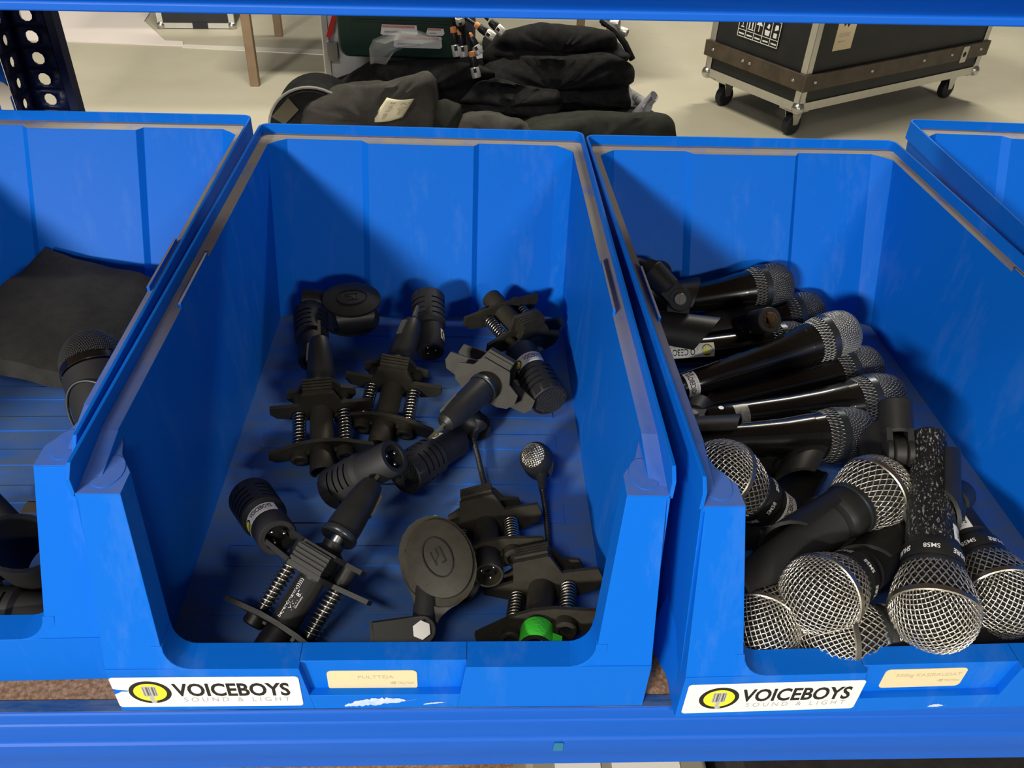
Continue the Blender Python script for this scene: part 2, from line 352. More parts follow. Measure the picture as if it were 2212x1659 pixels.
def company_sticker(parent, M, w=.1045, h=.0290, torn=False):
    b = MB(); P = rrect(w, h, .0022)
    if torn: P = P[:15]+[(0,h*.64),(.003,h*.60),(.0085,h*.57),(.0075,h*.53),(.0045,h*.54),(.003,h*.5),(0,h*.44)]+P[15:]
    b.prism(P, 0, .0002); st = b.build('company_sticker', WHITE, parent, M)
    k = w/.1045
    def disc(n, mt, rx, ry, z):
        b = MB(); b.prism(ellipse(.0200*k, .0148*k, rx*k, ry*k), z, z+.00008); b.build(n, mt, st)
    disc('emblem_ring', INK, .0118, .0108, .0002); disc('emblem_disc', YELLOW, .0092, .0084, .0003)
    b = MB(); z = .0004
    b.prism(rrect(.0082*k,.0100*k,.0012*k), z, z+.00006, Matrix.Translation((.0158*k,.0108*k,0)))
    b.prism([(.0188*k,.0108*k),(.0212*k,.0108*k),(.0212*k,.0072*k),(.0224*k,.0052*k),(.0196*k,.0040*k),(.0186*k,.0066*k)], z, z+.00006); b.build('emblem_microphone', SILVERINK, st)
    b = MB()
    for i, ww in ((0,.0004),(1,.0011),(2,.0004),(3,.0010),(4,.0004)): x = .0166+i*.0016; b.box(x*k,(x+ww)*k,.0118*k,.0200*k,z+.00006,z+.0001)
    b.build('emblem_stripes', mat('dark_silver_ink', (.10,.10,.10), .5) if 'dark_silver_ink' not in MATS else MATS['dark_silver_ink'], st)
    link('name_lettering', text_mesh('VOICEBOYS', .0655*k, .0128*k, INK, bold=.028), st, Matrix.Translation((.0330*k,.0104*k,.0003)))
    link('subtitle_lettering', text_mesh('S O U N D   &   L I G H T', .0600*k, .0042*k, GREYINK), st, Matrix.Translation((.0375*k,.0050*k,.0003)))
    return st
def card(parent, M, w, h, txt, tw, th, tx, ty):
    b = MB(); b.prism(rrect(w, h, .003), 0, .0003); c = b.build('name_card', CREAM, parent, M, label='cream paper card with faded lettering')
    link('card_lettering', text_mesh(txt, tw, th, FAINT), c, Matrix.Translation((tx, ty, .0004)))
    link('small_lettering', text_mesh('TRICTON', .0095, .0022, FAINT), c, Matrix.Translation((w*.775, h*.27, .0004)))
    b = MB(); b.prism([(0,.0012),(.0016,.0028),(.0036,.0028),(.0032,.0002)], 0, .00005); b.build('card_emblem', FAINT, c, Matrix.Translation((w*.69, h*.25, .0004)))
def make_bin(x, y, yaw, label):
    t = thing('storage_bin', label, 'bin', Matrix.Translation((x,y,.0003)) @ Matrix.Rotation(yaw,4,'Z'), 'blue open-fronted storage bins')
    link('bin_body', BODY, t, bevel=.0009); return t
bin1 = make_bin(-.3124, .0181, .0192, 'blue open-fronted plastic bin with a foam slab inside, leftmost in the row')
bin2 = make_bin(0, 0, 0, 'blue open-fronted plastic bin of clamp mounts, second from left, cream card PULTTEJA')
bin3 = make_bin(.3223, -.0044, .0226, 'blue open-fronted plastic bin full of handheld microphones with silver grilles')
bin4 = make_bin(.6470, .057, -.030, 'empty-looking blue plastic bin at the right edge, set further back')
company_sticker(bin2, facing(-.1522, YB-.0002, .0042), torn=True)
company_sticker(bin3, facing(-.1495, YB-.0002, .0046))
c2 = at(711, 1489, y=YB+.0048)
card(bin2, facing(c2.x, YB+.0049, c2.z), .0515, .0182, 'PULTTEJA', .0205, .0036, .0175, .0098)
card(bin3, facing(-.0315, YB+.0049, .0172), .0500, .0182, '500kg KASIRAUDAT', .040, .0040, .0075, .0098)
# torn paper rest on the lower strip of two bins
def residue(parent, x0, x1, z0, z1, th, seed):
    """ragged strip of torn paper from (x0,z0) to (x1,z1)"""
    rnd = random.Random(seed); n = 34; up = []; lo = []
    for k in range(n+1):
        f = k/n; e = th*math.sin(PI*min(1, f*1.15+.02))**.6*(.65+.5*rnd.random()); x = x0+(x1-x0)*f; z = z0+(z1-z0)*f
        up.append((x, z+e)); lo.append((x, z-e*.35*(.3+rnd.random())))
    b = MB(); v = [(x,z,0) for x,z in up]+[(x,z,0) for x,z in lo]+[(x,z,.0002) for x,z in up]+[(x,z,.0002) for x,z in lo]; m = n+1; fs = []
    for k in range(n): fs += [(k,k+1,m+k+1,m+k),(2*m+k,3*m+k,3*m+k+1,2*m+k+1),(k,2*m+k,2*m+k+1,k+1),(m+k,m+k+1,3*m+k+1,3*m+k)]
    b.add(v, fs); b.build('paper_residue', PAPERW, parent, facing(0, YB-.0002, 0), label='torn whitish rest of an old paper sticker')
residue(bin2, -.024, .018, .0030, .0090, .0052, 3); residue(bin2, .022, .036, .0040, .0062, .0012, 5)
residue(bin3, .002, .013, .0036, .0042, .0022, 4)
# ------------------------------------------------------------------ background: flight case, table, small case
ALU = mat('aluminium', (.62,.61,.58), .35, metal=.85, var=.3, vscale=20, col2=(.45,.44,.40))
LAM = mat('black_laminate', (.010,.011,.013), .5, var=.4, vscale=6, bump=.1, bscale=300)
STRIP = mat('worn_bumper_strip', (.055,.040,.028), .5, var=.8, vscale=18, col2=(.11,.085,.06))
RUBBER = mat('castor_rubber', (.012,.013,.018), .6)
STEEL = mat('steel', (.55,.54,.52), .3, metal=1)
WOODLEG = mat('brown_leg', (.20,.13,.075), .5, var=.5, vscale=9, col2=(.30,.22,.14))
PRINT = mat('white_print', (.75,.75,.75), .6)
CARDY = mat('yellowed_label', (.70,.58,.38), .6)
def flight_case():
    th = math.radians(30.5); ex = Vector((math.cos(th), math.sin(th), 0)); ey = Vector((-math.sin(th), math.cos(th), 0))
    zb = FZ+.125; o = at(1722, 244, z=zb)
    M = Matrix((ex, ey, Vector((0,0,1)))).transposed().to_4x4(); M.translation = Vector((o.x, o.y, FZ))
    t = thing('flight_case', 'large black flight case on castors with silver edges, at the back right', 'case', M)
    lx, ly, h, z = 1.22, .55, .85, .125
    b = MB(); b.box(.006, lx-.006, .006, ly-.006, z+.006, z+h); b.build('panel_body', LAM, t)
    for x in (0, lx):
        for y in (0, ly):
            b = MB(); sx = 1 if x == 0 else -1; sy = 1 if y == 0 else -1
            b.box(min(x,x+sx*.032), max(x,x+sx*.032), min(y,y+sy*.004), max(y,y+sy*.004), z, z+h); b.box(min(x,x+sx*.004), max(x,x+sx*.004), min(y,y+sy*.032), max(y,y+sy*.032), z, z+h)
            b.build('corner_edge', ALU, t, bevel=.0015)
            b = MB(); b.sphere((x+sx*.010, y+sy*.010, z+.012), .026, 14, 10)
            b.prism([(0,0),(.07,0),(.07,.02),(.02,.07),(0,.07)], -.003, 0, Matrix.Translation((x-sx*.001,y,z-.001)) @ Matrix.Diagonal((sx,sy,1,1)))
            b.prism([(0,0),(.06,0),(.02,.07),(0,.07)], -.006, -.002, Matrix.Translation((x,y,z)) @ Matrix.Diagonal((sx,sy,1,1)) @ Matrix.Rotation(PI/2,4,'X')); b.build('ball_corner', STEEL, t)
            b = MB(); cx, cy = x+sx*.075, y+sy*.075
            b.lathe([(.040,-.016),(.043,-.012),(.043,.012),(.040,.016)], 24, Matrix.Translation((cx,cy,.043)) @ Matrix.Rotation(PI/2,4,'X')); c = b.build('castor_wheel', RUBBER, t)
            b = MB()
            for q in (-.022,.020): b.hexa([(cx-.014,cy+q,.045),(cx+.014,cy+q,.045),(cx+.014,cy+q+.003,.045),(cx-.014,cy+q+.003,.045),(cx-.03,cy+q,.108),(cx+.03,cy+q,.108),(cx+.03,cy+q+.003,.108),(cx-.03,cy+q+.003,.108)])
            b.box(cx-.05,cx+.05,cy-.04,cy+.04,.108,.125); b.build('castor_fork', STEEL, c)
    for y in (0, ly-.004):
        b = MB(); b.box(.0, lx, y, y+.004, z, z+.034); b.build('bottom_edge', ALU, t)
    for x in (0, lx-.004):
        b = MB(); b.box(x, x+.004, 0, ly, z, z+.034); b.build('bottom_edge', ALU, t)
    for (x0,x1,y0,y1) in ((-.012,lx+.012,-.012,.001),(-.012,.001,.001,ly),(lx-.001,lx+.012,.001,ly),(-.012,lx+.012,ly-.001,ly+.012)):
        b = MB(); b.box(x0,x1,y0,y1,z+.085,z+.150); b.build('bumper_strip', STRIP, t, bevel=.002)
    for x in (.05,.40,.75,.95,1.17):
        b = MB(); b.lathe([(.007,0),(.005,.003)], 12, Matrix.Translation((x,-.012,z+.118)) @ Matrix.Rotation(PI/2,4,'X')); b.build('bolt', STEEL, t)
    for y in (.05,.29,.33,.51):
        b = MB(); b.lathe([(.007,0),(.005,.003)], 12, Matrix.Translation((-.012,y,z+.118)) @ Matrix.Rotation(-PI/2,4,'Y')); b.build('bolt', STEEL, t)
    b = MB(); b.box(1.02,1.065,-.016,-.012,z+.075,z+.145); b.build('recessed_latch', STEEL, t)
    b = MB(); b.lathe([(.012,0),(.004,.004)], 14, Matrix.Translation((1.042,-.016,z+.11)) @ Matrix.Rotation(PI/2,4,'X')); b.build('latch_hole', INK, t)
    # handling-symbol label on the short side (faces -x): local frame along -y
    S = Matrix(((0,0,-1,-.0005),(-1,0,0,.400),(0,1,0,z+.205),(0,0,0,1))) @ Matrix.Translation((0,0,.0062))
    b = MB(); b.box(0,.225,0,.10,-.0064,-.006); sl = b.build('symbol_label', INK, t, S)
    b = MB()
    for (x0,x1,y0,y1) in ((0,.225,0,.003),(0,.225,.097,.10),(0,.225,.027,.0295),(0,.003,0,.10),(.222,.225,0,.10)): b.box(x0,x1,y0,y1,-.006,-.0056)
    for k in range(1,5): b.box(.045*k-.0015,.045*k+.0015,0,.10,-.006,-.0056)
    b.build('label_lines', PRINT, sl)
    def icon(P): b = MB(); b.prism(P, -.006, -.0054); b.build('handling_symbol', PRINT, sl)
    icon([(.014,.038),(.032,.038),(.032,.041),(.0245,.043),(.0245,.060),(.034,.072),(.033,.090),(.013,.090),(.012,.072),(.0215,.060),(.0215,.043),(.014,.041)])
    icon([(.052,.036),(.084,.036),(.084,.040),(.052,.040)]); icon([(.056,.042),(.062,.042),(.062,.070),(.066,.070),(.059,.088),(.052,.070),(.056,.070)]); icon([(.073,.042),(.079,.042),(.079,.070),(.083,.070),(.076,.088),(.069,.070),(.073,.070)])
    icon([(.096,.064),(.105,.078),(.1125,.084),(.120,.078),(.129,.064),(.1145,.064),(.1145,.040),(.1105,.040),(.1105,.064)])
    icon([(.148,.036),(.170,.036),(.173,.056),(.145,.056)]); icon([(.152,.066),(.160,.082),(.168,.078),(.166,.062)])
    icon([(.193,.036),(.211,.036),(.211,.054),(.193,.054)]); icon([(.195,.062),(.214,.070),(.211,.086),(.196,.084)])
    for k in range(5): icon([(.008+.045*k,.010),(.037+.045*k,.010),(.037+.045*k,.016),(.008+.045*k,.016)])
    b = MB(); b.box(.125,.235,-.001,.0,z+.225,z+.405); cl = b.build('paper_label', CARDY, t, Matrix.Translation((0,-.0004+.006,0)))
    b = MB(); b.prism([(.150,.345),(.160,.315),(.175,.325),(.185,.310),(.205,.335),(.225,.345),(.225,.390),(.150,.390)], .0011, .0014, Matrix(((1,0,0,0),(0,0,-1,0),(0,1,0,z),(0,0,0,1)))); b.build('label_drawing', INK, cl)
    link('label_lettering', text_mesh('GUITARS', .065, .016, GREYINK), cl, Matrix(((1,0,0,.145),(0,0,-1,-.0014),(0,1,0,z+.275),(0,0,0,1))))
    link('label_lettering', text_mesh('electric', .04, .009, GREYINK), cl, Matrix(((1,0,0,.145),(0,0,-1,-.0014),(0,1,0,z+.255),(0,0,0,1))))
flight_case()
def table():
    f1 = at(552, 184, z=FZ); f2 = at(637, 79, z=FZ)
    t = thing('work_table', 'table with thin brown square legs standing behind the rack', 'table', Matrix.Translation((f1.x, f1.y, FZ)) @ Matrix.Rotation(math.radians(3),4,'Z'))
    d = (f2-f1).length; w_ = 1.6
    for x, y in ((0,0),(0,d),(w_,0),(w_,d)):
        b = MB(); b.box(x-.02,x+.02,y-.02,y+.02,0,.72); b.build('leg', WOODLEG, t, bevel=.003)
    b = MB(); b.box(-.06,w_+.06,-.05,d+.05,.72,.745); b.build('table_top', mat('grey_top', (.35,.33,.30), .5), t, bevel=.003)
    for y in (0, d):
        b = MB(); b.box(.02,w_-.02,y-.012,y+.012,.64,.72); b.build('apron', WOODLEG, t)
table()
def small_case():
    a = at(343, 62, z=FZ); c = at(508, 63, z=FZ); wd = (c-a).length
    t = thing('small_flight_case', 'small black case with bright silver frame on the floor at far left', 'case', Matrix.Translation(a) @ Matrix.Rotation(math.atan2(c.y-a.y, c.x-a.x),4,'Z'))
    b = MB(); b.box(.004,wd-.004,.004,.4,.01,.46); b.build('panel_body', LAM, t)
    for x in (0, wd-.028):
        b = MB(); b.box(x,x+.028,-.001,.02,.006,.47); b.build('corner_edge', ALU, t)
        b = MB(); b.sphere((x+.014,.012,.016), .024, 12, 8); b.build('ball_corner', STEEL, t)
    b = MB(); b.box(0,wd,-.002,.02,.004,.03); b.build('bottom_edge', ALU, t)
    b = MB(); b.box(wd*.45,wd*.65,-.004,.0,.004,.034); b.build('latch', RUBBER, t)
small_case()
# ------------------------------------------------------------------ trolley with folded black cloths right behind the rack
CLOTH = mat('black_cloth', (.0065,.0065,.007), .85, var=.6, vscale=60, bump=.35, bscale=900, spec=.2)
CLOTHG = mat('faded_grey_cloth', (.040,.037,.033), .9, var=.5, vscale=25, bump=.35, bscale=900, spec=.2)
CLOTHO = mat('dark_olive_cloth', (.014,.015,.012), .9, var=.5, vscale=25, bump=.35, bscale=900, spec=.2)
YH = 1.28
TZ = -.17
tro = thing('trolley', 'grey tube-framed trolley under the pile of black cloths', 'trolley', Matrix.Translation((.25,1.55,FZ)))
TG = mat('grey_plastic', (.20,.20,.22), .35)
b = MB(); DX = at(1440,330,y=1.3).x-.27; DL = at(672,330,y=1.35).x-.23; b.box(DL,DX,-.36,.42,TZ-FZ-.03,TZ-FZ); b.build('deck', TG, tro, bevel=.006)
for x in (DL+.04,DX-.04):
    for y in (-.32,.38):
        b = MB(); b.cyl((x,y,.09),(x,y,TZ-FZ-.03),.014); b.build('leg', TG, tro)
        b = MB(); b.lathe([(.04,-.012),(.045,-.008),(.045,.008),(.04,.012)], 18, Matrix.Translation((x,y,.045)) @ Matrix.Rotation(PI/2,4,'X')); b.build('castor_wheel', RUBBER, tro)
h0 = at(1352, 196, y=1.75); h1 = at(1398, 232, y=1.45); inv = Matrix.Translation((-.25,-1.55,-FZ))
b = MB(); pts = [Vector((h1.x-.02, h1.y+.02, TZ)), Vector((h1.x+.012, h1.y, TZ+.05)), h1, h1+(h0-h1)*.12+Vector((0,0,.004)), h0]
b.tube([inv @ p for p in pts], .011, 12); b.build('handle_tube', mat('light_grey_tube', (.32,.32,.34), .3), tro)
def cloth(name, label, px, y0, mt, depth=.30, n=34, fold=.006, seed=0, layers=1, round_=.35, parent=None, drop=0):
    """folded cloth: outline seen from the aisle given as pixels, with its own depth, soft edges, creases and stacked folds"""
    P = [at(u, v, y=y0) for u, v in px]
    for p, (u, v) in zip(P, px):
        if v >= 330: p.z = TZ+.002
    xs = [p.x for p in P]; zs = [p.z for p in P]
    c = Vector((sum(xs)/len(xs), y0+depth/2, min(zs)))
    poly = [(p.x-c.x, p.z-c.z) for p in P]
    # resample the outline
    Q = []; m = len(poly); per = [math.dist(poly[i], poly[(i+1)%m]) for i in range(m)]; tot = sum(per)
    N = 110; i = 0; acc = 0
    for k in range(N):
        d = tot*k/N
        while acc+per[i] < d: acc += per[i]; i += 1
        f = (d-acc)/per[i]; a = poly[i]; e = poly[(i+1)%m]; Q.append((a[0]+(e[0]-a[0])*f, a[1]+(e[1]-a[1])*f))
    for _ in range(3): Q = [((Q[k-1][0]+2*Q[k][0]+Q[(k+1)%N][0])/4, (Q[k-1][1]+2*Q[k][1]+Q[(k+1)%N][1])/4) for k in range(N)]
    gx = sum(q[0] for q in Q)/N; gz = sum(q[1] for q in Q)/N
    rings = []
    S = [(.0,.0),(.35,.0),(.65,.01),(.85,.03),(.95,.07),(1.0,.16),(1.0,.35),(1.0,.6),(.98,.8),(.9,.93),(.6,1.0),(.0,1.0)]
    vs = []
    for sc, t in S:
        for q in Q:
            x = gx+(q[0]-gx)*max(sc,.001); z = gz+(q[1]-gz)*max(sc,.001)
            yy = -depth/2 + depth*t - (.0 if t > .5 else round_*.05*(1-sc))
            p = Vector((x*14+seed*7.3, z*22, yy*9)); nn = mnoise.noise(p)*fold*1.8 + (.5-abs(mnoise.noise(p*1.9)))*fold*1.1 + mnoise.noise(p*4.3)*fold*.35
            if layers > 1: nn += abs(math.sin((z-gz)*PI*layers/(max(zs)-min(zs))+.6*mnoise.noise(Vector((x*5,seed,0)))))*fold*1.3
            yy += nn*(-1 if t < .5 else 1); zz = z + mnoise.noise(Vector((x*9,yy*9,seed)))*fold*.8*sc
            zz -= .36*depth*t*max(0, min(1, z/(max(zs)-min(zs)))); vs.append((x, yy, max(zz, drop)))
    b = MB(); fs = []
    for r in range(len(S)-1):
        for k in range(N): fs.append((r*N+k, r*N+(k+1)%N, (r+1)*N+(k+1)%N, (r+1)*N+k))
    b.add(vs, fs); o = b.build(name, mt, parent, Matrix.Translation(c), sharp=70)
    return tag(o, label, 'cloth', 'cloths piled on the trolley') if label else o
BASE = 330
cloth('folded_cloth', 'black folded cloth under the green case', [(690,345),(745,170),(790,128),(985,125),(1080,150),(1075,345)], 1.42, CLOTH, .34, seed=1, fold=.010)
cloth('folded_cloth', 'top black folded cloth of the big pile beside the cable plugs', [(1040,130),(1085,62),(1160,44),(1290,48),(1335,60),(1345,110),(1375,125),(1345,150),(1050,160)], 1.50, CLOTH, .30, seed=2, layers=2, fold=.010)
cloth('folded_cloth', 'lower black folded cloth of the big pile beside the cable plugs', [(1000,330),(1010,170),(1060,130),(1150,112),(1330,110),(1382,140),(1380,180),(1362,196),(1364,330)], 1.46, CLOTH, .36, seed=3, layers=3, fold=.012)
cloth('folded_cloth', 'black folded cloth with a lighter loose corner in front of the big pile', [(975,330),(990,215),(1030,175),(1080,165),(1210,195),(1220,240),(1150,330)], 1.40, CLOTH, .16, seed=4, layers=3, fold=.012)
ft = cloth('folded_cloth', 'worn grey-black folded cloth bag with the paper note on it', [(635,345),(650,225),(720,190),(850,170),(925,156),(938,165),(945,250),(940,345)], 1.25, CLOTHG, .22, seed=5, fold=.012)
cloth('folded_cloth', 'grey-brown rolled cloth right of the noted bag', [(925,345),(930,225),(960,212),(995,230),(1000,345)], 1.27, CLOTHO, .2, seed=6, fold=.005)
cloth('folded_cloth', 'dark olive flat folded cloth at the right end of the pile', [(1080,345),(1160,272),(1280,248),(1370,238),(1455,243),(1468,262),(1478,345)], 1.22, CLOTHO, .30, seed=8, fold=.010)
cloth('folded_cloth', 'grey crumpled cloth in front below the dark folded pile', [(970,345),(1000,255),(1060,240),(1130,255),(1190,345)], 1.24, CLOTHG, .14, seed=9, fold=.010)
# black round bag end at the left
rb = at(668, 232, y=1.40)
t = thing('round_drum_bag', 'black round-ended bag with a pale rim at the left of the cloth pile', 'bag', Matrix.Translation((rb.x+.03, 1.42, rb.z)) )
b = MB(); b.lathe([(.001,.05),(.075,.05),(.083,.06),(.083,.15),(.078,.158),(.001,.160)], 40, Matrix.Rotation(PI/2,4,'X')); b.build('bag_body', CLOTH, t)
b = MB(); b.tube([(.084*math.cos(a),.152*-1,.084*math.sin(a)) for a in [2*PI*k/40 for k in range(40)]], .003, 6, closed=True); b.build('rim_piping', mat('pale_piping', (.3,.29,.26), .5), t)
b = MB(); b.prism([(-.075,.030),(-.040,.066),(-.022,.045),(-.052,.016)], 0, .002, facing(0,-.161,0)); b.build('patch', mat('olive_patch', (.08,.068,.04), .7), t)
# paper note
nc = [at(u, v, y=1.235) for u, v in ((836,209),(895,212),(870,252),(800,262))]
o0 = nc[3]; ux = (nc[0]-nc[3]); uy = (nc[2]-nc[3])
b = MB(); G = 8; vs = []
for i in range(G+1):
    for j in range(G+1):
        s_, q_ = i/G, j/G; p = (nc[3]*(1-s_)+nc[0]*s_)*(1-q_)+(nc[2]*(1-s_)+nc[1]*s_)*q_
        p = p+Vector((0,-.010*math.sin(PI*q_)-.004,0)); vs.append(p-o0)
b.add(vs, [(i*(G+1)+j, (i+1)*(G+1)+j, (i+1)*(G+1)+j+1, i*(G+1)+j+1) for i in range(G) for j in range(G)])
NOTE = mat('note_paper', (.80,.74,.52), .8)
nt_ = tag(b.build('paper_note', NOTE, None, Matrix.Translation(o0)), 'cream paper note with faint handwriting pinned to the grey cloth bag', 'note')
sl = nt_.modifiers.new('thickness','SOLIDIFY'); sl.thickness = .0006
def note_text(s, x, y, w_, h_):
    m = text_mesh(s, w_, h_, FAINT)
    for v in m.vertices:
        q_, s2 = x+(-v.co.y), y-v.co.x
        p = (nc[3]*(1-s2)+nc[0]*s2)*(1-q_)+(nc[2]*(1-s2)+nc[1]*s2)*q_
        v.co = p+Vector((0,-.010*math.sin(PI*q_)-.006,0))-o0
    link('handwriting', m, nt_)
note_text('5.0m', .92, .88, .62, .30); note_text('2 kpl 4m', .45, .90, .75, .22)
# aluminium case and green case behind the cloths
a = at(705, 200, y=1.62); c = at(768, 200, y=1.62)
t = thing('aluminium_case', 'silver aluminium case standing behind the green case', 'case', Matrix.Translation((a.x, 1.62, TZ)) @ Matrix.Rotation(.05,4,'Z'))
b = MB(); b.box(0,.34,0,.2,0,.36); b.build('case_body', mat('silver_sheet', (.66,.67,.68), .45, metal=.2, var=.5, vscale=14, col2=(.40,.42,.44)), t, bevel=.008)
b = MB(); b.box(.004,.016,-.004,.0,.0,.36); b.build('corner_edge', ALU, t)
b = MB(); b.box(.012,.034,-.012,-.003,.055,.095); b.build('latch', STEEL, t)
b = MB(); b.prism([(.012,.105),(.034,.165),(.042,.165),(.024,.105)], .004, .008, facing(0,-.004,0)); b.build('red_strap', mat('red_strap', (.55,.02,.015), .5), t, label='red strap')
GREEN = mat('dark_green_plastic', (.006,.028,.017), .45, var=.3, vscale=30)
a = at(733, 118, y=1.46); c = at(985, 122, y=1.46); w_ = c.x-a.x; zb = a.z-.004
gc = thing('green_case', 'dark green plastic tool case with torn white labels', 'case', Matrix.Translation((a.x, 1.46, zb)))
def yz(P, x0, x1): return extrude_x(P, x0, x1)
b = MB(); b.prism(rrect(w_+.02, .13, .02), 0, .16, Matrix(((1,0,0,0),(0,0,1,0),(0,1,0,0),(0,0,0,1)))); gb = b.build('case_body', GREEN, gc, bevel=.005)
b = MB(); b.box(.03,w_,-.003,.0,.071,.074); b.build('seam', GREEN, gc)
b = MB(); b.prism(rrect(w_+.02, .07, .02), 0, .16, Matrix(((1,0,0,0),(0,0,1,0),(0,1,0,.09),(0,0,0,1)))); b.build('case_lid', GREEN, gc, Matrix.Translation((0,-.006,0)), bevel=.005)
def case_label(u0, v0, u1, v1, n):
    p = at(u0, v1, y=1.46); q = at(u1, v0, y=1.46)
    b = MB(); b.prism([(0,.002),(.006,0),(q.x-p.x-.004,0),(q.x-p.x,.004),(q.x-p.x-.002,q.z-p.z),(.004,q.z-p.z)], 0, .0006, facing(p.x-a.x,-.0004,p.z-zb)); l = b.build('torn_label', WHITE, gc)
    b = MB(); b.box(.004,q.x-p.x-.006,-.0014,-.0011,(q.z-p.z)*.72,(q.z-p.z)*.95); b.build('red_border', mat('red_border', (.62,.28,.25), .6) if 'red_border' not in MATS else MATS['red_border'], l, Matrix.Translation((p.x-a.x,0,p.z-zb)))
    b = MB(); b.box(.008,(q.x-p.x)*.55,-.0014,-.0011,(q.z-p.z)*.25,(q.z-p.z)*.4); b.build('print_line', GREYINK, l, Matrix.Translation((p.x-a.x,0,p.z-zb)))
case_label(822, 55, 902, 75, 0); case_label(920, 62, 960, 76, 1); case_label(850, 80, 955, 102, 2)
# clear plastic pouch hanging over the green case
CLEAR = mat('clear_film', (.80,.81,.78), .12, alpha=.30, spec=1)
pc = [(905,66),(865,62),(830,75),(806,85),(797,105),(800,140),(830,143),(842,118),(880,100),(950,95),(956,84)]
c0 = at(860, 95, y=1.44); P = [at(u, v, y=1.44)-c0 for u, v in pc]
b = MB(); N = len(P); vs = []
for sc, dy in ((0,-.022),(.5,-.018),(.85,-.010),(1,.0),(1,.004)):
    for i, p in enumerate(P): vs.append((p.x*max(sc,.01), dy+.003*math.sin(i*2.1+sc*5), p.z*max(sc,.01)))
b.add(vs, [(r*N+k, r*N+(k+1)%N, (r+1)*N+(k+1)%N, (r+1)*N+k) for r in range(4) for k in range(N)])
tag(b.build('plastic_pouch', CLEAR, None, Matrix.Translation(c0), sharp=20), 'crumpled clear plastic pouch hanging on the green case', 'pouch')
# cable plugs with orange sleeves
ORANGE = mat('orange_sleeve', (.85,.36,.13), .5); NICKEL = mat('nickel', (.85,.82,.74), .35, metal=.6); PLUGB = mat('plug_black', (.01,.01,.011), .4)
plug_spots = [((978,57),(988,122),1.435,1,'leftmost cable plug with an orange sleeve, beside the green case'),((993,62),(1003,123),1.43,1,'cable plug with an orange sleeve, second from the green case'),
 ((1012,72),(1037,117),1.42,1,'tilted cable plug with an orange sleeve pointing lower right of the bunch'),((1018,110),(1030,168),1.405,1,'lowest cable plug with an orange sleeve, white ring labels on it'),
 ((1026,52),(1068,82),1.43,1,'orange-sleeved cable plug lying slanted at the top of the bunch'),((1000,72),(992,36),1.42,0,'nickel cable plug without sleeve pointing up under the beam'),((1052,40),(1088,72),1.45,0,'nickel cable plug lying on the pile right of the bunch')]
for (pa, pb, y_, sl_, lab) in plug_spots:
    A = at(*pa, y=y_); B = at(*pb, y=y_-.012); ln = (B-A).length; t = thing('cable_plug', lab, 'plug', frame(A, B-A, (0,-1,0)), 'cable plugs with orange sleeves')
    if sl_:
        b = MB(); b.lathe([(.0042,0),(.0062,.002),(.0068,ln*.30),(.0060,ln*.33)], 16); b.build('sleeve', ORANGE, t, label='orange sleeve')
    b = MB(); b.lathe([(.0062,ln*.18),(.0080,ln*.32),(.0085,ln*.62),(.0080,ln*.64)], 18); b.build('boot', PLUGB, t)
    b = MB(); b.lathe([(.0086,ln*.60),(.0092,ln*.63),(.0092,ln*.97),(.0086,ln),(.0074,ln),(.0074,ln*.8)], 20); sh = b.build('shell', NICKEL, t)
    b = MB(); b.box(.0088,.0096,-.003,.003,ln*.64,ln*.80); b.build('latch_mark', PLUGB, sh)
    b = MB(); b.tube([(0,0,.004),(.004,.0,-.03),(.0,.008,-.08),(-.02,.04,-.14)], .0032, 8); b.build('cable', PLUGB, t)
# plug bundle at the right top of the pile
for k, (pa, pb) in enumerate((((1322,58),(1355,72)),((1300,50),(1338,52)))):
    A = at(*pa, y=1.62); B = at(*pb, y=1.60); ln = (B-A).length
    t = thing('cable_plug', ('nickel cable plug hanging over the right edge of the black pile','nickel cable plug half hidden by the beam above the right edge of the pile')[k], 'plug', frame(A, B-A, (0,-1,0)), 'cable plugs with orange sleeves')
    b = MB(); b.lathe([(.005,0),(.008,ln*.2),(.0085,ln*.6)], 16); b.build('boot', PLUGB, t)
    b = MB(); b.lathe([(.0086,ln*.5),(.0092,ln*.55),(.0092,ln*.97),(.0086,ln),(.0074,ln),(.0074,ln*.8)], 18); b.build('shell', NICKEL, t)
cbl = MB(); 
cbl.tube([at(u, v, y=yy) for u, v, yy in ((1300,44,1.62),(1330,66,1.58),(1350,95,1.56),(1366,128,1.56))], .007, 8)
tag(cbl.build('black_cable', PLUGB), 'thick black cable hanging down the right side of the cloth pile', 'cable')
# ------------------------------------------------------------------ materials for the small gear
BLK = mat('black_plastic', (.012,.0118,.011), .45, var=.25, vscale=60)
BLKM = mat('matt_black_coating', (.015,.0148,.015), .6, bump=.15, bscale=2500)
BLKG = mat('glossy_black_lacquer', (.0055,.005,.0045), .2, coat=.3)
BROWNB = mat('dusty_black_nylon', (.024,.0215,.016), .5, var=.6, vscale=70, col2=(.045,.041,.030), bump=.15, bscale=1500, spec=.25)
SCRATCH = mat('scratched_black', (.010,.010,.011), .5, var=.9, vscale=700, col2=(.32,.32,.31), stretch=(1,1,.45), lo=.55, hi=.63)
WIRE = mat('steel_wire', (.74,.71,.64), .33, metal=.88, var=.4, vscale=50, col2=(.62,.56,.46))
WIRED = mat('dark_steel_wire', (.17,.175,.18), .36, metal=.85)
WIREB = mat('black_wire', (.06,.06,.058), .4, metal=.4)
RING = mat('grille_band', (.50,.47,.40), .35, metal=1, var=.5, vscale=60, col2=(.30,.28,.23))
BANDD = mat('dark_band', (.07,.08,.09), .3, metal=.8)
FOAMD = mat('grille_lining', (.006,.006,.006), .9)
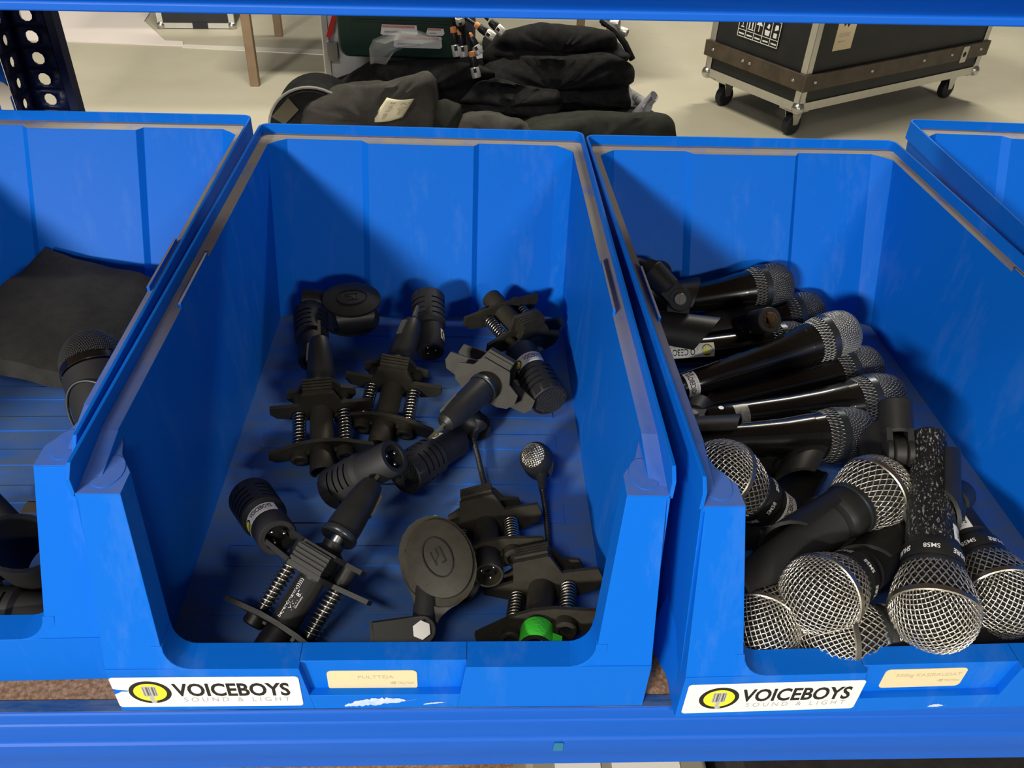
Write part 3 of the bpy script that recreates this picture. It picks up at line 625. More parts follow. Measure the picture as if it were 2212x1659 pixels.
SPRING = mat('spring_steel', (.70,.66,.56), .25, metal=1)
PIN = mat('pin_metal', (.85,.83,.78), .2, metal=1)
HOLE = mat('dark_recess', (.003,.003,.003), .7)
BRASS = mat('brass_thread', (.50,.36,.22), .4, metal=.9)
GREENT = mat('green_tape', (.055,.62,.035), .6, bump=.3, bscale=500)
GREENP = mat('pale_green_tape', (.42,.62,.30), .7)
FOAM = mat('black_foam', (.017,.016,.013), .95, var=.4, vscale=80, bump=.6, bscale=1100)
# ------------------------------------------------------------------ woven wire
def wires_mesh(name, curves, r, mt, seg=4):
    """curves: list of (points Nx3, normals Nx3) -> thin tubes"""
    V = []; F = []; base = 0
    for P, N in curves:
        n = len(P)
        if n < 2: continue
        T = np.gradient(P, axis=0); T /= np.linalg.norm(T, axis=1, keepdims=True)+1e-12
        Nn = N - (N*T).sum(1, keepdims=True)*T; Nn /= np.linalg.norm(Nn, axis=1, keepdims=True)+1e-12; B = np.cross(T, Nn)
        a = (np.arange(seg)+.5)*2*PI/seg
        ring = P[:,None,:] + r*(np.cos(a)[None,:,None]*Nn[:,None,:]+np.sin(a)[None,:,None]*B[:,None,:])
        V.append(ring.reshape(-1,3)); i = np.arange(n-1)[:,None]*seg; k = np.arange(seg)[None,:]; k2 = (k+1) % seg
        F.append(np.stack([i+k, i+k2, i+seg+k2, i+seg+k], -1).reshape(-1,4)+base); base += n*seg
    V = np.concatenate(V); F = np.concatenate(F)
    m = bpy.data.meshes.new(name); m.from_pydata(V.tolist(), [], F.tolist()); m.polygons.foreach_set('use_smooth', [True]*len(F)); m.materials.append(mt); m.update(); return m
class Prof:
    """profile of a surface of revolution by arc length from the pole: points (r, z)"""
    def __init__(s, pts):
        p = np.array(pts, float); d = np.r_[0, np.cumsum(np.linalg.norm(np.diff(p, axis=0), axis=1))]; s.d = d; s.p = p; s.L = d[-1]
    def __call__(s, t):
        r = np.interp(t, s.d, s.p[:,0]); z = np.interp(t, s.d, s.p[:,1]); e = s.L*.02
        dr = np.interp(t+e, s.d, s.p[:,0])-np.interp(t-e, s.d, s.p[:,0]); dz_ = np.interp(t+e, s.d, s.p[:,1])-np.interp(t-e, s.d, s.p[:,1])
        n = np.hypot(dr, dz_)+1e-12; return r, z, -dz_/n, dr/n    # outward normal (nr, nz)
def weave_dome(prof, pitch, amp, rot=.4):
    out = []; S = prof.L; K = int(S/pitch)+1; st = pitch/2
    for fam in (0,1):
        for i in range(-K, K+1):
            c = (i+.5*fam*0)*pitch; h = math.sqrt(max(S*S-c*c, 0))
            if h < pitch: continue
            n = int(h/st); q = np.arange(-n, n+1)*st
            u, v = (np.full_like(q, c), q) if fam == 0 else (q, np.full_like(q, c))
            rho = np.hypot(u, v); ph = np.arctan2(v, u)+rot; r, z, nr, nz = prof(rho)
            off = amp*np.cos(PI*q/pitch + PI*i)*(1 if fam == 0 else -1)
            nr = np.where(rho < 1e-6, 0, nr); nz = np.where(rho < 1e-6, 1, nz)
            P = np.stack([(r+off*nr)*np.cos(ph), (r+off*nr)*np.sin(ph), z+off*nz], 1); N = np.stack([nr*np.cos(ph), nr*np.sin(ph), nz], 1); out.append((P, N))
    return out
def weave_cone(prof, n, turns, amp, per=9):
    out = []; q = np.linspace(0, 1, per*2+1)
    for fam in (0,1):
        for i in range(n):
            s = q*prof.L; r, z, nr, nz = prof(s); ph = 2*PI*i/n + (1 if fam == 0 else -1)*q*turns
            off = amp*np.cos(PI*q*per)*(1 if fam == 0 else -1)
            P = np.stack([(r+off*nr)*np.cos(ph), (r+off*nr)*np.sin(ph), z+off*nz], 1); N = np.stack([nr*np.cos(ph), nr*np.sin(ph), nz], 1); out.append((P, N))
    return out
def curve_prof(f, n=40): return [f(i/n) for i in range(n+1)]
def xlr_end(r_out, r_in, depth, seg=28):
    """returns (ring profile, recess mesh builder, pins builder) for a 3-pin socket at local z=0 opening towards -z"""
    pins = MB()
    for a in (PI/2, PI/2+2.1, PI/2-2.1): pins.lathe([(.0012,-.0005+.001),(.0012,depth)], 8, Matrix.Translation((.0048*math.cos(a), .0048*math.sin(a), 0)))
    for a in (PI/2, PI/2+2.1, PI/2-2.1): pins.sphere((.0048*math.cos(a), .0048*math.sin(a), .001), .0012, 8, 6)
    return pins
# ------------------------------------------------------------------ handheld vocal microphone with ball grille (local z: cable end 0 -> tip)
def ball_mic_parts():
    d = {}
    rh = lambda z: np.interp(z, [0,.020,.060,.094,.100,.1005], [.0115,.0119,.0137,.0160,.0172,.0172])
    b = MB(); b.lathe([(.0088,.006),(.0088,0),(.0106,0),(.0115,.001),(.0119,.020),(.0137,.060),(.0155,.088),(.0157,.0885),(.0153,.0895),(.0160,.094)], 36, cap=False); d['handle'] = b
    b = MB(); b.lathe([(.0160,.0938),(.0174,.0965),(.0180,.099),(.0180,.1085),(.0176,.1095)], 36, cap=False); d['collar'] = b
    b = MB(); b.lathe([(.0176,.1095),(.0188,.1100),(.0190,.1130),(.0184,.1140)], 36, cap=False); d['collar_ring'] = b
    b = MB(); b.lathe([(.0252,.1350),(.0260,.1356),(.0261,.1388),(.0253,.1394),(.0244,.1394),(.0244,.1350)], 48, cap=False); d['band'] = b
    b = MB(); b.lathe([(.0001,.0062),(.0088,.006)], 20, cap=False); d['socket'] = b
    dome = Prof([(.0250*math.sin(t)**.92 if t > 0 else 0, .1375+.0245*math.cos(t)) for t in [PI/2*i/30 for i in range(31)]])
    cone = Prof([(.0186,.1132),(.0212,.1195),(.0236,.1275),(.0249,.1345),(.0250,.1372)])
    wires = wires_mesh('grille', weave_dome(dome, .0029, .0004)+weave_cone(cone, 34, .62,   .00035, 9), .00048, WIRE)
    b = MB(); b.lathe([(.0180,.1132),(.0205,.1195),(.0228,.1275),(.0240,.1360)]+[(max(.0240*math.sin(t),.0001), .1375+.0234*math.cos(t)) for t in [PI/2-PI/2*i/12 for i in range(13)]], 32, cap=False)
    return d, wires, b
_d, BM_WIRE, _lin = ball_mic_parts()
BM = {k: v.mesh(k, {'handle':BLKM,'collar':BLK,'collar_ring':BANDD,'band':RING,'socket':HOLE}[k]) for k, v in _d.items()}
BM_LIN = _lin.mesh('grille_lining', FOAMD); BM_SCR = None
PINS_M = xlr_end(.0115,.0088,.006).mesh('pins', PIN)
WIRED_MESH = BM_WIRE.copy(); WIRED_MESH.materials.clear(); WIRED_MESH.materials.append(WIRED)
HSCR = BM['handle'].copy(); HSCR.materials.clear(); HSCR.materials.append(SCRATCH)
def ring_text(parent, s, w_, h_, r, z0, a0, mt=PRINT, name='lettering', bold=.01, shear=0):
    m = bend_text(text_mesh(s, w_, h_, mt, bold=bold, shear=shear), r, z0, a0); return link(name, m, parent)
def curved_patch(b, r, z0, z1, a0, a1, t=.0003, n=10):
    vs = []; 
    for k in range(n+1):
        a = a0+(a1-a0)*k/n
        for z in (z0, z1):
            rr = (r(z) if callable(r) else r)+t; vs.append((rr*math.cos(a), rr*math.sin(a), z))
    b.add(vs, [(2*k,2*k+2,2*k+3,2*k+1) for k in range(n)]); return b
def around_sticker(parent, r, z0, h, a0, wdt, up=1, txt='VOICEBOYS', emblem=True):
    """small white company sticker wrapped round a body; text runs round the circumference"""
    rr = r(z0+h/2) if callable(r) else r
    b = curved_patch(MB(), r, z0, z0+h, a0, a0+wdt/rr); st = b.build('sticker', WHITE, parent, label='small white sticker with black lettering')
    k0 = .0 
    if emblem:
        for nm, mt, q, t in (('emblem_ring', INK, .40, .0005), ('emblem_disc', YELLOW, .31, .0006)):
            m = bpy.data.meshes.new(nm); n = 20; vs = []
            for k in range(n):
                x = h*.5+h*q*math.cos(2*PI*k/n); z = h*.5+h*q*math.sin(2*PI*k/n)
                if up < 0: x = wdt-x
                zz = z0+z; R2 = (r(zz) if callable(r) else r)+t; a = a0+x/rr; vs.append((R2*math.cos(a), R2*math.sin(a), zz))
            m.from_pydata(vs, [], [tuple(range(n))]); m.materials.append(mt); link(nm, m, st)
        k0 = h
    tw = wdt-k0-h*.25
    m = text_mesh(txt, tw, h*.46, INK, bold=.015)
    for v in m.vertices:
        x, y = v.co.x, v.co.y
        if up > 0: v.co = (k0+x+h*.08, h*.36+y, 0)
        else: v.co = (wdt-(k0+x+h*.08), h-(h*.36+y), 0)
    bend_text(m, (lambda z: (r(z) if callable(r) else r)+.0005), z0, a0); link('sticker_lettering', m, st)
    m = text_mesh('SOUND & LIGHT', tw*.9, h*.14, GREYINK)
    for v in m.vertices:
        x, y = v.co.x, v.co.y
        if up > 0: v.co = (k0+x+h*.12, h*.13+y, 0)
        else: v.co = (wdt-(k0+x+h*.12), h-(h*.13+y), 0)
    bend_text(m, (lambda z: (r(z) if callable(r) else r)+.0005), z0, a0); link('sticker_subtitle', m, st)
    return st
def along_sticker(parent, r, z0, ln, a0, h, flip=1):
    """company sticker whose lettering runs along the body axis"""
    b = MB(); n = 8; vs = []
    for k in range(n+1):
        for z in (z0, z0+ln):
            rr = r(z)+.0003; a = a0+(k/n-.5)*h/rr; vs.append((rr*math.cos(a), rr*math.sin(a), z))
    b.add(vs, [(2*k,2*k+2,2*k+3,2*k+1) for k in range(n)]); st = b.build('sticker', WHITE, parent, label='small white sticker with black lettering')
    def put(m, x0, y0, nm, t):
        for v in m.vertices:
            s_ = (v.co.x+x0); q_ = (v.co.y+y0)-h/2; z = z0+ln-s_ if flip > 0 else z0+s_; qq = q_*flip; rr = r(z)+t; a = a0+qq/rr*1.0; v.co = (rr*math.cos(a), rr*math.sin(a), z)
        m.update(); link(nm, m, st)
    for nm, mt, q, t in (('emblem_ring', INK, .40, .0005), ('emblem_disc', YELLOW, .31, .0006)):
        m = bpy.data.meshes.new(nm); m.from_pydata([(h*q*math.cos(2*PI*k/20), h*q*math.sin(2*PI*k/20), 0) for k in range(20)], [], [tuple(range(20))]); m.materials.append(mt); put(m, h*.55, h*.5, nm, t)
    m = text_mesh('VOICEBOYS', ln-h*1.5, h*.46, INK, bold=.015); b_ = bmesh.new(); b_.from_mesh(m); bmesh.ops.triangulate(b_, faces=b_.faces); b_.to_mesh(m); b_.free(); put(m, h*1.15, h*.36, 'sticker_lettering', .0005)
    m = text_mesh('SOUND & LIGHT', (ln-h*1.5)*.85, h*.13, GREYINK); put(m, h*1.25, h*.14, 'sticker_subtitle', .0005)
    return st
RH = lambda z: float(np.interp(z, [0,.020,.060,.094,.0985,.11], [.0115,.0119,.0137,.0160,.0180,.0180]))
def ball_mic(label, A, B, roll=0, wire='bright', scratched=False, text=True, xh=(0,0,1), face=None):
    """A: tip, B: cable end"""
    M = frame(B, Vector(A)-Vector(B), xh, roll); t = thing('vocal_microphone', label, 'microphone', M, 'ball-grille microphones in the right bin')
    if face is None:
        v = M.inverted().to_3x3() @ (CAM-Vector(A)); face = math.atan2(v.y, v.x)
    h = link('handle', HSCR if scratched else BM['handle'], t); link('socket', BM['socket'], h); link('pins', PINS_M, h)
    c = link('collar', BM['collar'], t); link('collar_ring', BM['collar_ring'], c)
    if text:
        for k in range(3):
            ring_text(c, 'SM58', .0095, .0032, .0182, .1017, face+2*PI*k/3-.26); ring_text(c, 'SHURE', .0125, .0036, .0182, .1015, face+2*PI*k/3+PI/3-.34, bold=.03, shear=.15)
    g = link('grille', BM_WIRE if wire == 'bright' else WIRED_MESH, t, label='woven steel wire grille'); link('grille_lining', BM_LIN, g); link('grille_band', BM['band'], g)
    return t
# ------------------------------------------------------------------ slimmer lacquered vocal microphone with barrel grille
def slim_parts():
    d = {}
    prof = [(.0086,.008),(.0086,0),(.0104,0),(.0112,.0012),(.0114,.030),(.0126,.070),(.0148,.100),(.0178,.122),(.0179,.1224),(.0174,.123),(.0188,.131)]
    b = MB(); b.lathe(prof, 40, cap=False); d['handle'] = b
    b = MB(); b.lathe([(.0001,.0082),(.0086,.008)], 18, cap=False); d['socket'] = b
    b = MB(); b.lathe([(.0212,.1400),(.0221,.1402),(.0223,.1460),(.0217,.1464),(.0206,.1464),(.0206,.1400)], 44, cap=False); d['band'] = b
    top = Prof([(0,.1740),(.006,.1738),(.012,.1728),(.0165,.1705),(.0195,.1665),(.0212,.1600),(.0216,.1540),(.0215,.1450)])
    cone = Prof([(.0186,.1305),(.0200,.1350),(.0212,.1405)])
    w1 = wires_mesh('grille', weave_dome(top, .0021, .00032)+weave_cone(cone, 44, .22, .0003, 5), .00042, WIRED)
    b = MB(); b.lathe([(.0180,.1305),(.0194,.1350),(.0206,.1405),(.0208,.1540),(.0204,.1600),(.0187,.166),(.0158,.1698),(.012,.1720),(.006,.1731),(.0001,.1733)], 32, cap=False)
    return d, w1, b
_d, SM_WIRE, _lin = slim_parts()
SMM = {k: v.mesh(k, {'handle':BLKG,'band':BANDD,'socket':HOLE}[k]) for k, v in _d.items()}; SM_LIN = _lin.mesh('grille_lining', FOAMD)
SM_WIRE2 = SM_WIRE.copy(); SM_WIRE2.materials.clear(); SM_WIRE2.materials.append(mat('grey_wire', (.40,.40,.38), .36, metal=.85))
RS = lambda z: float(np.interp(z, [0,.03,.07,.10,.122], [.0112,.0114,.0126,.0148,.0178]))
def slim_mic(label, A, B, roll=0, wire=0, xh=(0,0,1)):
    t = thing('barrel_microphone', label, 'microphone', frame(B, Vector(A)-Vector(B), xh, roll), 'barrel-grille microphones in the right bin')
    h = link('handle', SMM['handle'], t); link('socket', SMM['socket'], h); link('pins', PINS_M, h)
    b = MB(); b.lathe([(.0001,.0004),(.0022,.0004),(.0024,0)], 12, Matrix.Translation((RS(.012)-.0002,0,.012)) @ Matrix.Rotation(PI/2,4,'Y'), cap=False); b.build('screw', BANDD, h)
    g = link('grille', SM_WIRE2 if wire else SM_WIRE, t, label='dark fine-mesh grille'); link('grille_lining', SM_LIN, g); link('grille_band', SMM['band'], g)
    return t
# ------------------------------------------------------------------ microphone clip: open jaw, pivot, stand socket
def clip_parts(r=.0165, ln=.050):
    j = MB(); n = 18; a0 = -PI*.72; a1 = PI*.72; vs = []
    zs = [0,.25,.5,.75,1]
    for q in zs:
        for rr in (0,.0026):
            for k in range(n+1):
                a = PI+a0+(a1-a0)*k/n; R = r*(.92+.12*q)+rr; zz = q*ln + (.012*math.cos(a)*(-1 if q > .5 else 1)*(abs(q-.5)*2)); vs.append((R*math.cos(a), R*math.sin(a), zz))
    m = n+1; fs = []
    for i in range(len(zs)-1):
        for k in range(n):
            A = (2*i)*m+k; B = (2*i+2)*m+k; fs += [(A,A+1,B+1,B), (A+m,B+m,B+m+1,A+m+1)]
        for k in (0, n): A = 2*i*m+k; B = (2*i+2)*m+k; fs.append((A,A+m,B+m,B))
    for i in (0, len(zs)-1):
        for k in range(n): A = 2*i*m+k; fs.append((A,A+m,A+m+1,A+1))
    j.add(vs, fs)
    p = MB()
    Y = Matrix.Translation((-r-.013,0,ln*.5)) @ Matrix.Rotation(PI/2,4,'X')
    p.lathe([(.0095,-.004),(.0105,-.003),(.0105,.003),(.0095,.004)], 22, Y); p.box(-r-.012,-r-.0005,-.004,.004,ln*.5-.0095,ln*.5+.0095)
    for s in (-1,1): p.lathe([(.0095,-.0022),(.0105,-.0015),(.0105,.0015),(.0095,.0022)], 22, Matrix.Translation((-r-.013,s*.0068,ln*.5)) @ Matrix.Rotation(PI/2,4,'X'))
    sck = MB(); sck.lathe([(.0092,.0),(.0110,.002),(.0115,.024),(.0108,.025),(.0075,.025),(.0070,.012),(.0001,.012)], 26, cap=False)
    for s in (-1,1): sck.box(-.0088,.0088,s*.0068-.002,s*.0068+.002,-.0135,.003)
    scr = MB(); scr.lathe([(.0056,.0088),(.0056,.0098),(.0048,.0106),(.0001,.0106)], 18, Matrix.Rotation(PI/2,4,'X'), cap=False); scr.box(-.0048,.0048,-.01085,-.0104,-.0006,.0006)
    return j.mesh('jaw', BLK), p.mesh('pivot', BLK), sck.mesh('stand_socket', BLK), scr.mesh('pivot_screw', mat('dull_screw', (.22,.21,.19), .45, metal=.8))
CJ, CP, CS, CSC = clip_parts()
BRM = MB(); BRM.lathe([(.0072,.0255),(.0072,.0135),(.0052,.0135),(.0052,.0255)], 20, cap=False); CBR = BRM.mesh('threaded_insert', BRASS)
def clip(label, M, bend=0., insert=False, mt=None, group='microphone clips in the right bin'):
    """local z: mic axis; opening of the jaw towards +x; socket hangs on -x, swung by `bend`"""
    t = thing('microphone_clip', label, 'clip', M, group)
    link('jaw', CJ, t); link('pivot', CP, t)
    r, ln = .0165, .050
    S = Matrix.Translation((-r-.013,0,ln*.5)) @ Matrix.Rotation(bend,4,'Y') @ Matrix.Rotation(-PI/2,4,'Y') @ Matrix.Translation((0,0,.012))
    s = link('stand_socket', CS, t, S)
    link('pivot_screw', CSC, t, Matrix.Translation((-r-.013,0,ln*.5)))
    if insert: link('threaded_insert', CBR, s)
    return t
# ------------------------------------------------------------------ short slotted microphone (local z: plug end 0 -> mesh face)
def slot_parts():
    LN = .064; d = {}
    b = MB(); b.lathe([(.0086,.009),(.0086,0),(.0116,0),(.0124,.0012),(.0126,.028),(.0150,.031)], 40, cap=False); d['body'] = b
    sh = MB(); n = 60; rows = [(.0310,.0350,0),(.0350,.0364,1),(.0364,.0408,0),(.0408,.0422,1),(.0422,.0466,0),(.0466,.0480,1),(.0480,.0524,0),(.0524,.0538,1),(.0538,.0632,0)]
    R = lambda z: .0150+.0006*(z-.031)/.03
    for z0, z1, s in rows:
        for k in range(n):
            if s and (k % 15) in range(2, 13): continue
            a, c = 2*PI*k/n, 2*PI*(k+1)/n; r0, r1 = R(z0), R(z1)
            sh.add([(r0*math.cos(a),r0*math.sin(a),z0),(r0*math.cos(c),r0*math.sin(c),z0),(r1*math.cos(c),r1*math.sin(c),z1),(r1*math.cos(a),r1*math.sin(a),z1)], [(0,1,2,3)])
    sh.lathe([(R(.0632),.0632),(.0150,.0640),(.0140,.0640),(.0138,.0625)], 48, cap=False); d['slotted_shell'] = sh
    b = MB(); b.lathe([(.0136,.031),(.0138,.0625)], 36, cap=False); d['inner'] = b
    b = MB(); b.lathe([(.0139,.0620),(.0001,.0622)], 30, cap=False); d['face_lining'] = b
    b = MB(); b.lathe([(.0001,.0092),(.0086,.009)], 20, cap=False); d['socket'] = b
    face = Prof([(0,.0638),(.006,.0637),(.0138,.0632)])
    w_ = wires_mesh('face_mesh', weave_dome(face, .0015, .0002, .2), .00032, WIREB)
    return d, w_
_d, SL_FACE = slot_parts()
_m = _d['slotted_shell']
SLM = {k: v.mesh(k, {'body':BLKM,'slotted_shell':BLKM,'inner':HOLE,'face_lining':HOLE,'socket':HOLE}[k]) for k, v in _d.items()}
_b = bmesh.new(); _b.from_mesh(SLM['slotted_shell']); bmesh.ops.remove_doubles(_b, verts=_b.verts, dist=1e-5); bmesh.ops.recalc_face_normals(_b, faces=_b.faces); _b.to_mesh(SLM['slotted_shell']); _b.free()
SLM['slotted_shell'].set_sharp_from_angle(angle=math.radians(35))
RB = lambda z: .01262 if z < .029 else .0155
def slot_mic(label, tip, tail, roll=0, xh=(0,0,1), sticker=None):
    d = (Vector(tip)-Vector(tail)).normalized(); M = frame(Vector(tail), d, xh, roll); t = thing('slotted_microphone', label, 'microphone', M, 'short slotted microphones')
    h = link('body', SLM['body'], t); link('socket', SLM['socket'], h); link('pins', PINS_M, h, Matrix.Translation((0,0,.0018)))
    s = link('slotted_shell', SLM['slotted_shell'], t); link('inner_sleeve', SLM['inner'], s)
    f = link('face_mesh', SL_FACE, t); link('face_lining', SLM['face_lining'], f)
    if sticker: around_sticker(t, RB, sticker[0], .0105, sticker[1], .030, sticker[2])
    return t
# ------------------------------------------------------------------ spring clamp mount (local z: plug end 0 -> swivel end, wings along x, pad towards -y)
ZA, ZB_, ZC = .021, .055, .070
def wing(hw, yc=.0115, tab=None):
    P = [(-hw,.0025),(-hw+.001,-.0055)]
    if tab: P += [(-.0165,-yc+.002),(-.0125,-tab+.001),(-.0115,-tab),(.0115,-tab),(.0125,-tab+.001),(.0165,-yc+.002)]
    else: P += [(-.014,-yc+.001),(0,-yc),(.014,-yc+.001)]
    P += [(hw-.001,-.0055),(hw,.0025),(hw-.004,.0085),(.016,yc),(0,yc+.0005),(-.016,yc),(-hw+.004,.0085)]
    return P
def bent_plate(b, P, z, t, curve):
    """plate whose wing ends sweep back by `curve`"""
    n = len(P); f = lambda x: curve*(abs(x)/.04)**2
    b.add([(x,y,z+f(x)) for x,y in P]+[(x,y,z+t+f(x)) for x,y in P], [tuple(range(n-1,-1,-1)), tuple(range(n,2*n))]+[(i,(i+1)%n,n+(i+1)%n,n+i) for i in range(n)])
    return b
def mount_meshes(mt):
    d = {}
    b = MB(); bent_plate(b, wing(.0405), ZA, .0030, -.004)
    for s in (-1,1): b.box(s*.0108-.0015, s*.0108+.0015, -.002,.002, ZA-.004, ZA)
    d['rear_wing'] = b.mesh('rear_wing', mt)
    b = MB(); bent_plate(b, wing(.0405, tab=.0245), ZB_, .0030, .003); d['middle_wing'] = b.mesh('middle_wing', mt)
    b = MB(); bent_plate(b, wing(.0275, tab=.019), ZC, .0030, .002)
    for s in (-1,1): b.lathe([(.0058,ZB_+.002),(.0058,ZC+.001)], 16, Matrix.Translation((s*.0165,.001,0)))
    d['front_wing'] = b.mesh('front_wing', mt)
    b = MB()
    for k in range(4): b.box(-.0112,.0112,-.0262,-.0135,ZB_+.0045+k*.0028,ZB_+.0062+k*.0028)
    b.box(-.0108,.0108,-.0240,-.010,ZB_+.002,ZC+.001); d['ribbed_pad'] = b.mesh('ribbed_pad', mt)
    b = MB(); b.lathe([(.0082,.012),(.0082,.0),(.0094,.0),(.0097,.0008),(.0097,.0125),(.0092,.0135),(.0090,ZB_+.001),(.0100,ZB_+.002),(.0100,ZC+.004),(.0070,ZC+.006),(.0070,ZC+.010),(.0001,ZC+.010)], 32, cap=False); d['barrel'] = b.mesh('barrel', mt)
    b = MB(); b.lathe([(.0001,.0122),(.0082,.012)], 18, cap=False); d['socket'] = b.mesh('socket', HOLE)
    b = MB(); b.lathe([(.0062,ZA-.0085),(.0070,ZA-.0075),(.0070,ZA),], 18, cap=False); b.lathe([(.0062,ZA-.0085),(.0044,ZA-.0085),(.0042,ZA-.0060),(.0001,ZA-.0060)], 18, cap=False); d['bolt_boss'] = b.mesh('bolt_boss', mt)
    b = MB(); b.lathe([(.0028,ZA-.0062),(.0028,ZA-.0068),(.0001,ZA-.0068)], 6, cap=False); d['bolt'] = b.mesh('bolt', BANDD)
    N = 10; q = np.linspace(0, 1, N*18+1); z = ZA+.0036+q*(ZB_-ZA-.0042); P = np.stack([.0050*np.cos(q*N*2*PI), .0050*np.sin(q*N*2*PI), z], 1); Nn = np.stack([np.cos(q*N*2*PI), np.sin(q*N*2*PI), 0*q], 1)
    d['spring'] = wires_mesh('spring', [(P, Nn)], .00062, SPRING, 6)
    b = MB(); b.lathe([(.0036,ZA),(.0036,ZB_+.002)], 16); d['guide_rod'] = b.mesh('guide_rod', RODM)
    b = MB(); b.lathe([(.0042,ZC+.009),(.0042,ZC+.016)], 14); d['stud'] = b.mesh('stud', STEEL)
    return d
RODM = mat('rod_dark', (.05,.05,.05), .25, metal=.7)
MM = {0: mount_meshes(BROWNB), 1: mount_meshes(BLK)}
def mount(label, a, c, wl, wr, dark=0, stud=True):
    """a, c: centres of rear and front wing plate; wl -> wr: direction of the wings, seen so that the pad faces up"""
    a, c = Vector(a), Vector(c); z = (c-a).normalized(); x = (Vector(wr)-Vector(wl))
    M = frame(a - z*(ZA+.0015), z, x); t = thing('spring_clamp_mount', label, 'clamp mount', M, 'spring clamp mounts in the middle bin'); d = MM[dark]
    br = link('barrel', d['barrel'], t); link('socket', d['socket'], br); link('pins', PINS_M, br, Matrix.Translation((0,0,.003)))
    rw = link('rear_wing', d['rear_wing'], t); link('middle_wing', d['middle_wing'], t); link('front_wing', d['front_wing'], t); link('ribbed_pad', d['ribbed_pad'], t)
    for s in (-1,1):
        X = Matrix.Translation((s*.0175,.0015,0))
        link('bolt_boss', d['bolt_boss'], rw, X); link('bolt', d['bolt'], rw, X); r = link('guide_rod', d['guide_rod'], t, X); link('spring', d['spring'], t, X, label='bright coil spring')
    if stud: link('stud', d['stud'], t)
    return t
def swivel(t, p, q, ln=None):
    """ball swivel from stud p to microphone side q (world), part of the mount t"""
    inv = t.matrix_world.inverted(); p, q = inv @ Vector(p), inv @ Vector(q); M = frame(p, q-p); L = (q-p).length if ln is None else ln
    b = MB(); b.lathe([(.0001,0),(.0115,0),(.0122,.001),(.0122,.0035),(.0112,.004)], 36, M, cap=False); s = b.build('knurled_ring', BANDD, t)
    b = MB(); b.lathe([(.0110,.0035),(.0112,.010),(.0100,L*.62),(.0088,L*.82),(.0070,L*.95),(.0035,L),(.0001,L)], 30, M, cap=False); w2 = b.build('swivel_joint', BLK, t)
    b = MB(); b.hexa([(-.0026,.0070,L*.55),(.0026,.0070,L*.55),(.0026,.0112,L*.50),(-.0026,.0112,L*.50),(-.0026,.0070,L*.86),(.0026,.0070,L*.86),(.0026,.0100,L*.84),(-.0026,.0100,L*.84)], M); b.build('slot_inlay', MATS['olive_metal'], w2)
    b = MB(); b.hexa([(-.0024,-.0012,L*.92),(.0024,-.0012,L*.92),(.0024,.0012,L*.92),(-.0024,.0012,L*.92),(-.0008,-.0012,L*1.32),(.0008,-.0012,L*1.32),(.0008,.0012,L*1.32),(-.0008,.0012,L*1.32)], M); b.build('hinge_tongue', MATS['olive_metal'], w2, label='flat metal hinge tongue')
mat('olive_metal', (.20,.18,.13), .4, metal=.6)
# ------------------------------------------------------------------ middle bin: clamp mounts and slotted microphones
def A3(u, v, z): return at(u, v, z=z)
AC = ZC-ZA
def mnt(label, pa, za, pc, wl, wr, far=True, **k):
    a, c = axis(pa, za, pc, AC, far); return mount(label, a, c, A3(*wl), A3(*wr), **k)
m1 = mnt('clamp mount at the left with its ribbed pad up, two bright springs', (696,966), .018, (694,852), (590,962,.02), (815,962,.02))
swivel(m1, m1.matrix_world @ Vector((0,0,ZC+.010)), A3(690,726,.060))
m2 = mnt('clamp mount in the middle row leaning beside the left one, under an upright slotted microphone', (832,910), .018, (857,802), (752,915,.020), (932,884,.022))
swivel(m2, m2.matrix_world @ Vector((0,0,ZC+.010)), A3(893,690,.055))
m3 = mnt('clamp mount lying far right against the back wall, plug end away', (1088,674), .036, (1150,742), (1190,640,.042), (1007,690,.040), far=False)
m4 = mount('clamp mount standing tilted in the middle with its swivel towards the aisle', A3(1080,806,.030), A3(1042,838,.056), A3(1140,880,.030), A3(1000,790,.046))
swivel(m4, m4.matrix_world @ Vector((0,0,ZC+.008)), A3(958,918,.052))
m5 = mnt('black clamp mount with a printed label plate on its barrel, front left', (612,1350), .020, (712,1190), (520,1318,.026), (700,1388,.020), far=True, dark=1)
swivel(m5, m5.matrix_world @ Vector((0,0,ZC+.013)), A3(808,1040,.060))
m6 = mnt('clamp mount with its three-pin plug facing the aisle, front centre right', (1053,1198), .022, (1048,1110), (975,1216,.016), (1150,1155,.030), far=True, stud=False)
m7 = mnt('clamp mount in the front right corner with green tape round its plug', (1163,1348), .024, (1174,1240), (1040,1368,.012), (1282,1304,.036), far=True, stud=False)
# printed plate on the barrel of m5
b = curved_patch(MB(), .0092, .025, .053, -PI/2-.75, -PI/2+.55); pl = b.build('label_plate', HOLE, m5, label='small black plate with silver lettering')
def axial_text(parent, s, ln, h, r, z0, a0, mt, flip=1):
    m = text_mesh(s, ln, h, mt)
    for v in m.vertices:
        a = a0 - v.co.y/r; v.co = (r*math.cos(a), r*math.sin(a), z0+v.co.x)
    link('lettering', m, parent)
axial_text(pl, 'beyerdynamic)))))', .0260, .0030, .0095, .0260, -PI/2-.10, PRINT)
axial_text(pl, 'MKV 87', .0125, .0028, .0095, .0330, -PI/2+.25, PRINT); axial_text(pl, 'Germany', .0080, .0014, .0095, .0350, -PI/2+.45, PRINT)
